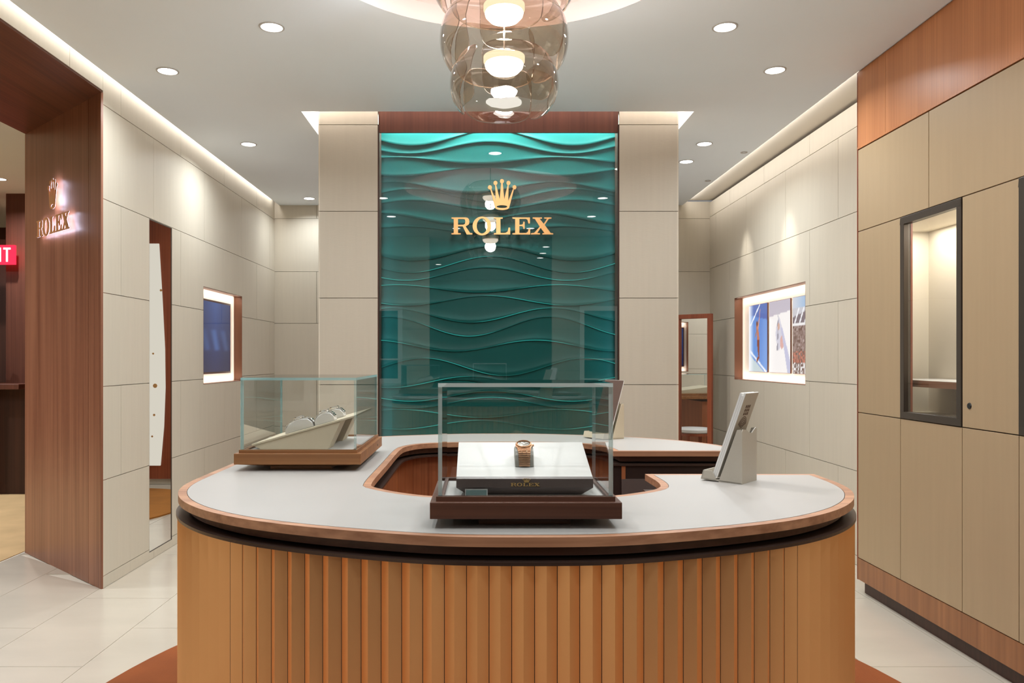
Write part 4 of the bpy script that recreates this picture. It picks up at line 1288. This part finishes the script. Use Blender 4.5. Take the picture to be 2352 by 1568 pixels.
# ---- angled standing mirror in the far corner
L0, R0 = Vector((1.925, 7.725)), Vector((2.205, 7.475))
u_ = (R0 - L0).normalized(); nn_ = Vector((u_[1], -u_[0]))
if nn_[1] > 0: nn_ = -nn_
MH = 1.3 + (823 - 720) / 1800 * 7.5
sm_ = thing('standing_mirror', 'full-length standing mirror in reddish wood frame across the far corner', 'mirror', (2.065, 7.6, 0))
Lm = (R0 - L0).length
def mb_bar(a0, a1, z0, z1, d0, d1):
    p = [L0 + u_ * a0 + nn_ * d0, L0 + u_ * a1 + nn_ * d0, L0 + u_ * a1 + nn_ * d1, L0 + u_ * a0 + nn_ * d1]
    return MB().hexa([(k[0], k[1], z0) for k in p] + [(k[0], k[1], z1) for k in p])
bw = .043
for a0, a1, z0, z1, nm in ((0, bw, 0, MH, 'stile'), (Lm - bw, Lm, 0, MH, 'stile'), (bw, Lm - bw, MH - bw, MH, 'rail'), (bw, Lm - bw, 0, bw * 1.5, 'rail')):
    mb_bar(a0, a1, z0, z1, -.02, .02).build(nm, 'wood_red', sm_, bevel=.003)
mb_bar(bw, Lm - bw, bw * 1.5, MH - bw, -.012, -.004).build('mirror_glass', 'mirror', sm_)

# ---- behind the feature wall: desk, glass case, tray, stools, timeline panel (seen in the mirrors)
dk = thing('consultation_desk', 'wooden consultation desk behind the feature wall, seen in the corner mirror', 'desk', (-.3, 6.8, 0))
MB().box(-.75, .12, 6.25, 7.45, .80, .84).build('top', 'wood_case_light', dk, bevel=.003)
MB().box(-.70, .06, 6.30, 6.70, .0125, .77).build('pedestal', 'wood_inner', dk)
MB().box(-.70, .08, 6.28, 6.72, .77, .80).build('recess', 'dark_recess', dk)
MB().box(-.70, -.62, 7.30, 7.40, .0125, .80).build('leg', 'wood_inner', dk); MB().box(-.02, .06, 7.30, 7.40, .0125, .80).build('leg', 'wood_inner', dk)
dc = thing('display_case', 'low glass case on the consultation desk', 'display case', (-.2, 6.85, .84))
MB().box(-.45, .10, 6.45, 7.25, .8405, .868).build('base', 'wood_case_light', dc)
for a in ((-.44, .09, 6.46, 6.466, .868, 1.10), (-.44, .09, 7.234, 7.24, .868, 1.10), (-.44, -.434, 6.466, 7.234, .868, 1.10), (.084, .09, 6.466, 7.234, .868, 1.10), (-.44, .09, 6.46, 7.24, 1.10, 1.106)):
    mb = MB().box(*a)
    dims = [a[5] - a[4], a[3] - a[2], a[1] - a[0]]
    kk = dims.index(min(dims))
    for f in range(6): mb.m[f] = 0 if f // 2 == kk else 1
    mb.build('glass_pane', ['clear_glass', 'glass_edge'], dc)
t2 = MB().prism([[(6.5, .8685), (7.2, .8685), (7.2, .875), (6.55, .955)]], lambda a, b, d: (d, a, b), -.40, .05).build('sloped_tray', 'cream_leather')
tag(t2, 'cream tray inside the low case on the consultation desk', 'tray')
for sx_, sy_, lab in ((.50, 6.98, 'round stool with pale seat by the desk, farther from the feature wall'), (.50, 6.45, 'round stool with pale seat by the desk, close to the feature wall')):
    s_ = thing('stool', lab, 'stool', (sx_, sy_, 0), 0, 'stools at the consultation desk')
    MB().lathe([(0, .43), (.19, .43), (.21, .445), (.205, .47), (.17, .485), (0, .49)], (0, 0, 0), 40).build('seat', 'white_leather', s_, local=True, smooth=True)
    MB().lathe([(0, .40), (.20, .40), (.20, .43), (0, .43)], (0, 0, 0), 40).build('seat_ring', 'wood_red', s_, local=True)
    for k in range(4):
        a = PI / 4 + k * PI / 2
        MB().tube([(.17 * math.cos(a), .17 * math.sin(a), .40), (.18 * math.cos(a), .18 * math.sin(a), 0.0005)], .02, 10).build('leg', 'wood_red', s_, local=True)
tpn = thing('timeline_panel', 'tall lit ivory panel with curved edge on wood, seen in the slot mirror', 'wall panel', (-.4, YB - .05, .1))
MB().box(-1.34, 1.2, YB - .03, YB - .001, .0605, CH - .05).build('wood_backing', 'wood_red', tpn)
pts = [(-.98, .2), (-1.015, .6), (-1.03, 1.0), (-1.025, 1.4), (-1.0, 1.9), (-.965, 2.48), (1.0, 2.48), (1.0, .2)]
MB().prism([pts], lambda a, b, d: (a, d, b), YB - .05, YB - .031).build('ivory_panel', 'timeline_panel', tpn)
mb = MB()
for x_, z_, r_ in ((-.93, 1.02, .022), (-.92, .72, .012), (-.9, .5, .01), (-.99, 2.0, .012), (-.91, 1.35, .01)):
    mb.lathe([(0, -.003), (r_, -.003), (r_, 0)], (x_, YB - .05, z_), 20, axis='y')
mb.build('brass_dots', 'sign_gold', tpn)

# ================================================================== ROOM BEYOND THE PORTAL
cl = MB().box(-4.62, -4.33, 7.62, 7.95, 0, CH + .02).build('column', 'wood_room')
tag(cl, 'dark wood column beside the bar in the next room', kind='structure')
bar = thing('wooden_bar', 'dark wood bar with a thick top in the next room', 'bar', (-4.9, 7.5, 0))
MB().box(-6.6, -4.32, 7.32, 7.62, 1.01, 1.06).build('top', 'wood_room', bar, bevel=.004)
MB().box(-6.55, -4.68, 7.36, 7.60, .0, 1.01).build('body', 'wood_room', bar)
MB().box(-4.66, -4.35, 7.52, 7.60, .0, 1.01).build('side_recess', 'wood_dark', bar)
bk_ = MB().box(-6.6, -4.62, 7.9, 7.98, 1.06, 2.5).build('wall_bar_back', 'wood_dark')
tag(bk_, 'almost black wall behind the bar in the next room', kind='structure')
tb = thing('tissue_box', 'black tissue box standing on the wooden bar', 'tissue box', (-4.66, 7.46, 1.06))
MB().box(-.12, .045, -.06, .06, .0006, .145).build('box', 'black_box', tb, local=True, bevel=.004)
MB().add([(-.035, -.03, .145), (.03, -.025, .145), (.035, .03, .145), (-.03, .03, .145), (-.02, -.015, .235), (.0, -.02, .27), (.022, .0, .24), (-.012, .02, .25)],
         [(0, 1, 5, 4), (1, 2, 6, 5), (2, 3, 7, 6), (3, 0, 4, 7), (4, 5, 6, 7)]).build('tissue', 'tissue', tb, local=True)
es = thing('exit_sign', 'glowing red exit sign hanging in the next room', 'sign', (-4.72, 7.50, 2.21))
ex1 = (33 - 1105) / 1800 * 7.5; exw = .36
MB().box(ex1 - exw, ex1, 7.50, 7.53, 2.20, 2.385).build('sign_body', 'sign_red', es)
def ex_letter(name, loops, x0):
    MB().prism(loops, lambda a, b, d: (x0 + a, 7.4995 - d, 2.225 + b), 0, .003).build(name, 'sign_white', es)
hl, st_ = .135, .018
ex_letter('letter_e', [[(0, 0), (.06, 0), (.06, st_), (st_, st_), (st_, .058), (.05, .058), (.05, .076), (st_, .076), (st_, hl - st_), (.06, hl - st_), (.06, hl), (0, hl)]], ex1 - exw + .03)
ex_letter('letter_x', [[(0, 0), (.02, 0), (.04, .047), (.06, 0), (.08, 0), (.05, .068), (.08, hl), (.06, hl), (.04, .09), (.02, hl), (0, hl), (.03, .068)]], ex1 - exw + .11)
ex_letter('letter_i', [[(0, 0), (st_, 0), (st_, hl), (0, hl)]], ex1 - exw + .215)
ex_letter('letter_t', [[(.026, 0), (.044, 0), (.044, hl - st_), (.07, hl - st_), (.07, hl), (0, hl), (0, hl - st_), (.026, hl - st_)]], ex1 - exw + .255)
MB().tube([(ex1 - .18, 7.515, 2.385), (ex1 - .18, 7.515, CH + .02)], .006, 8).build('stem', 'black', es)
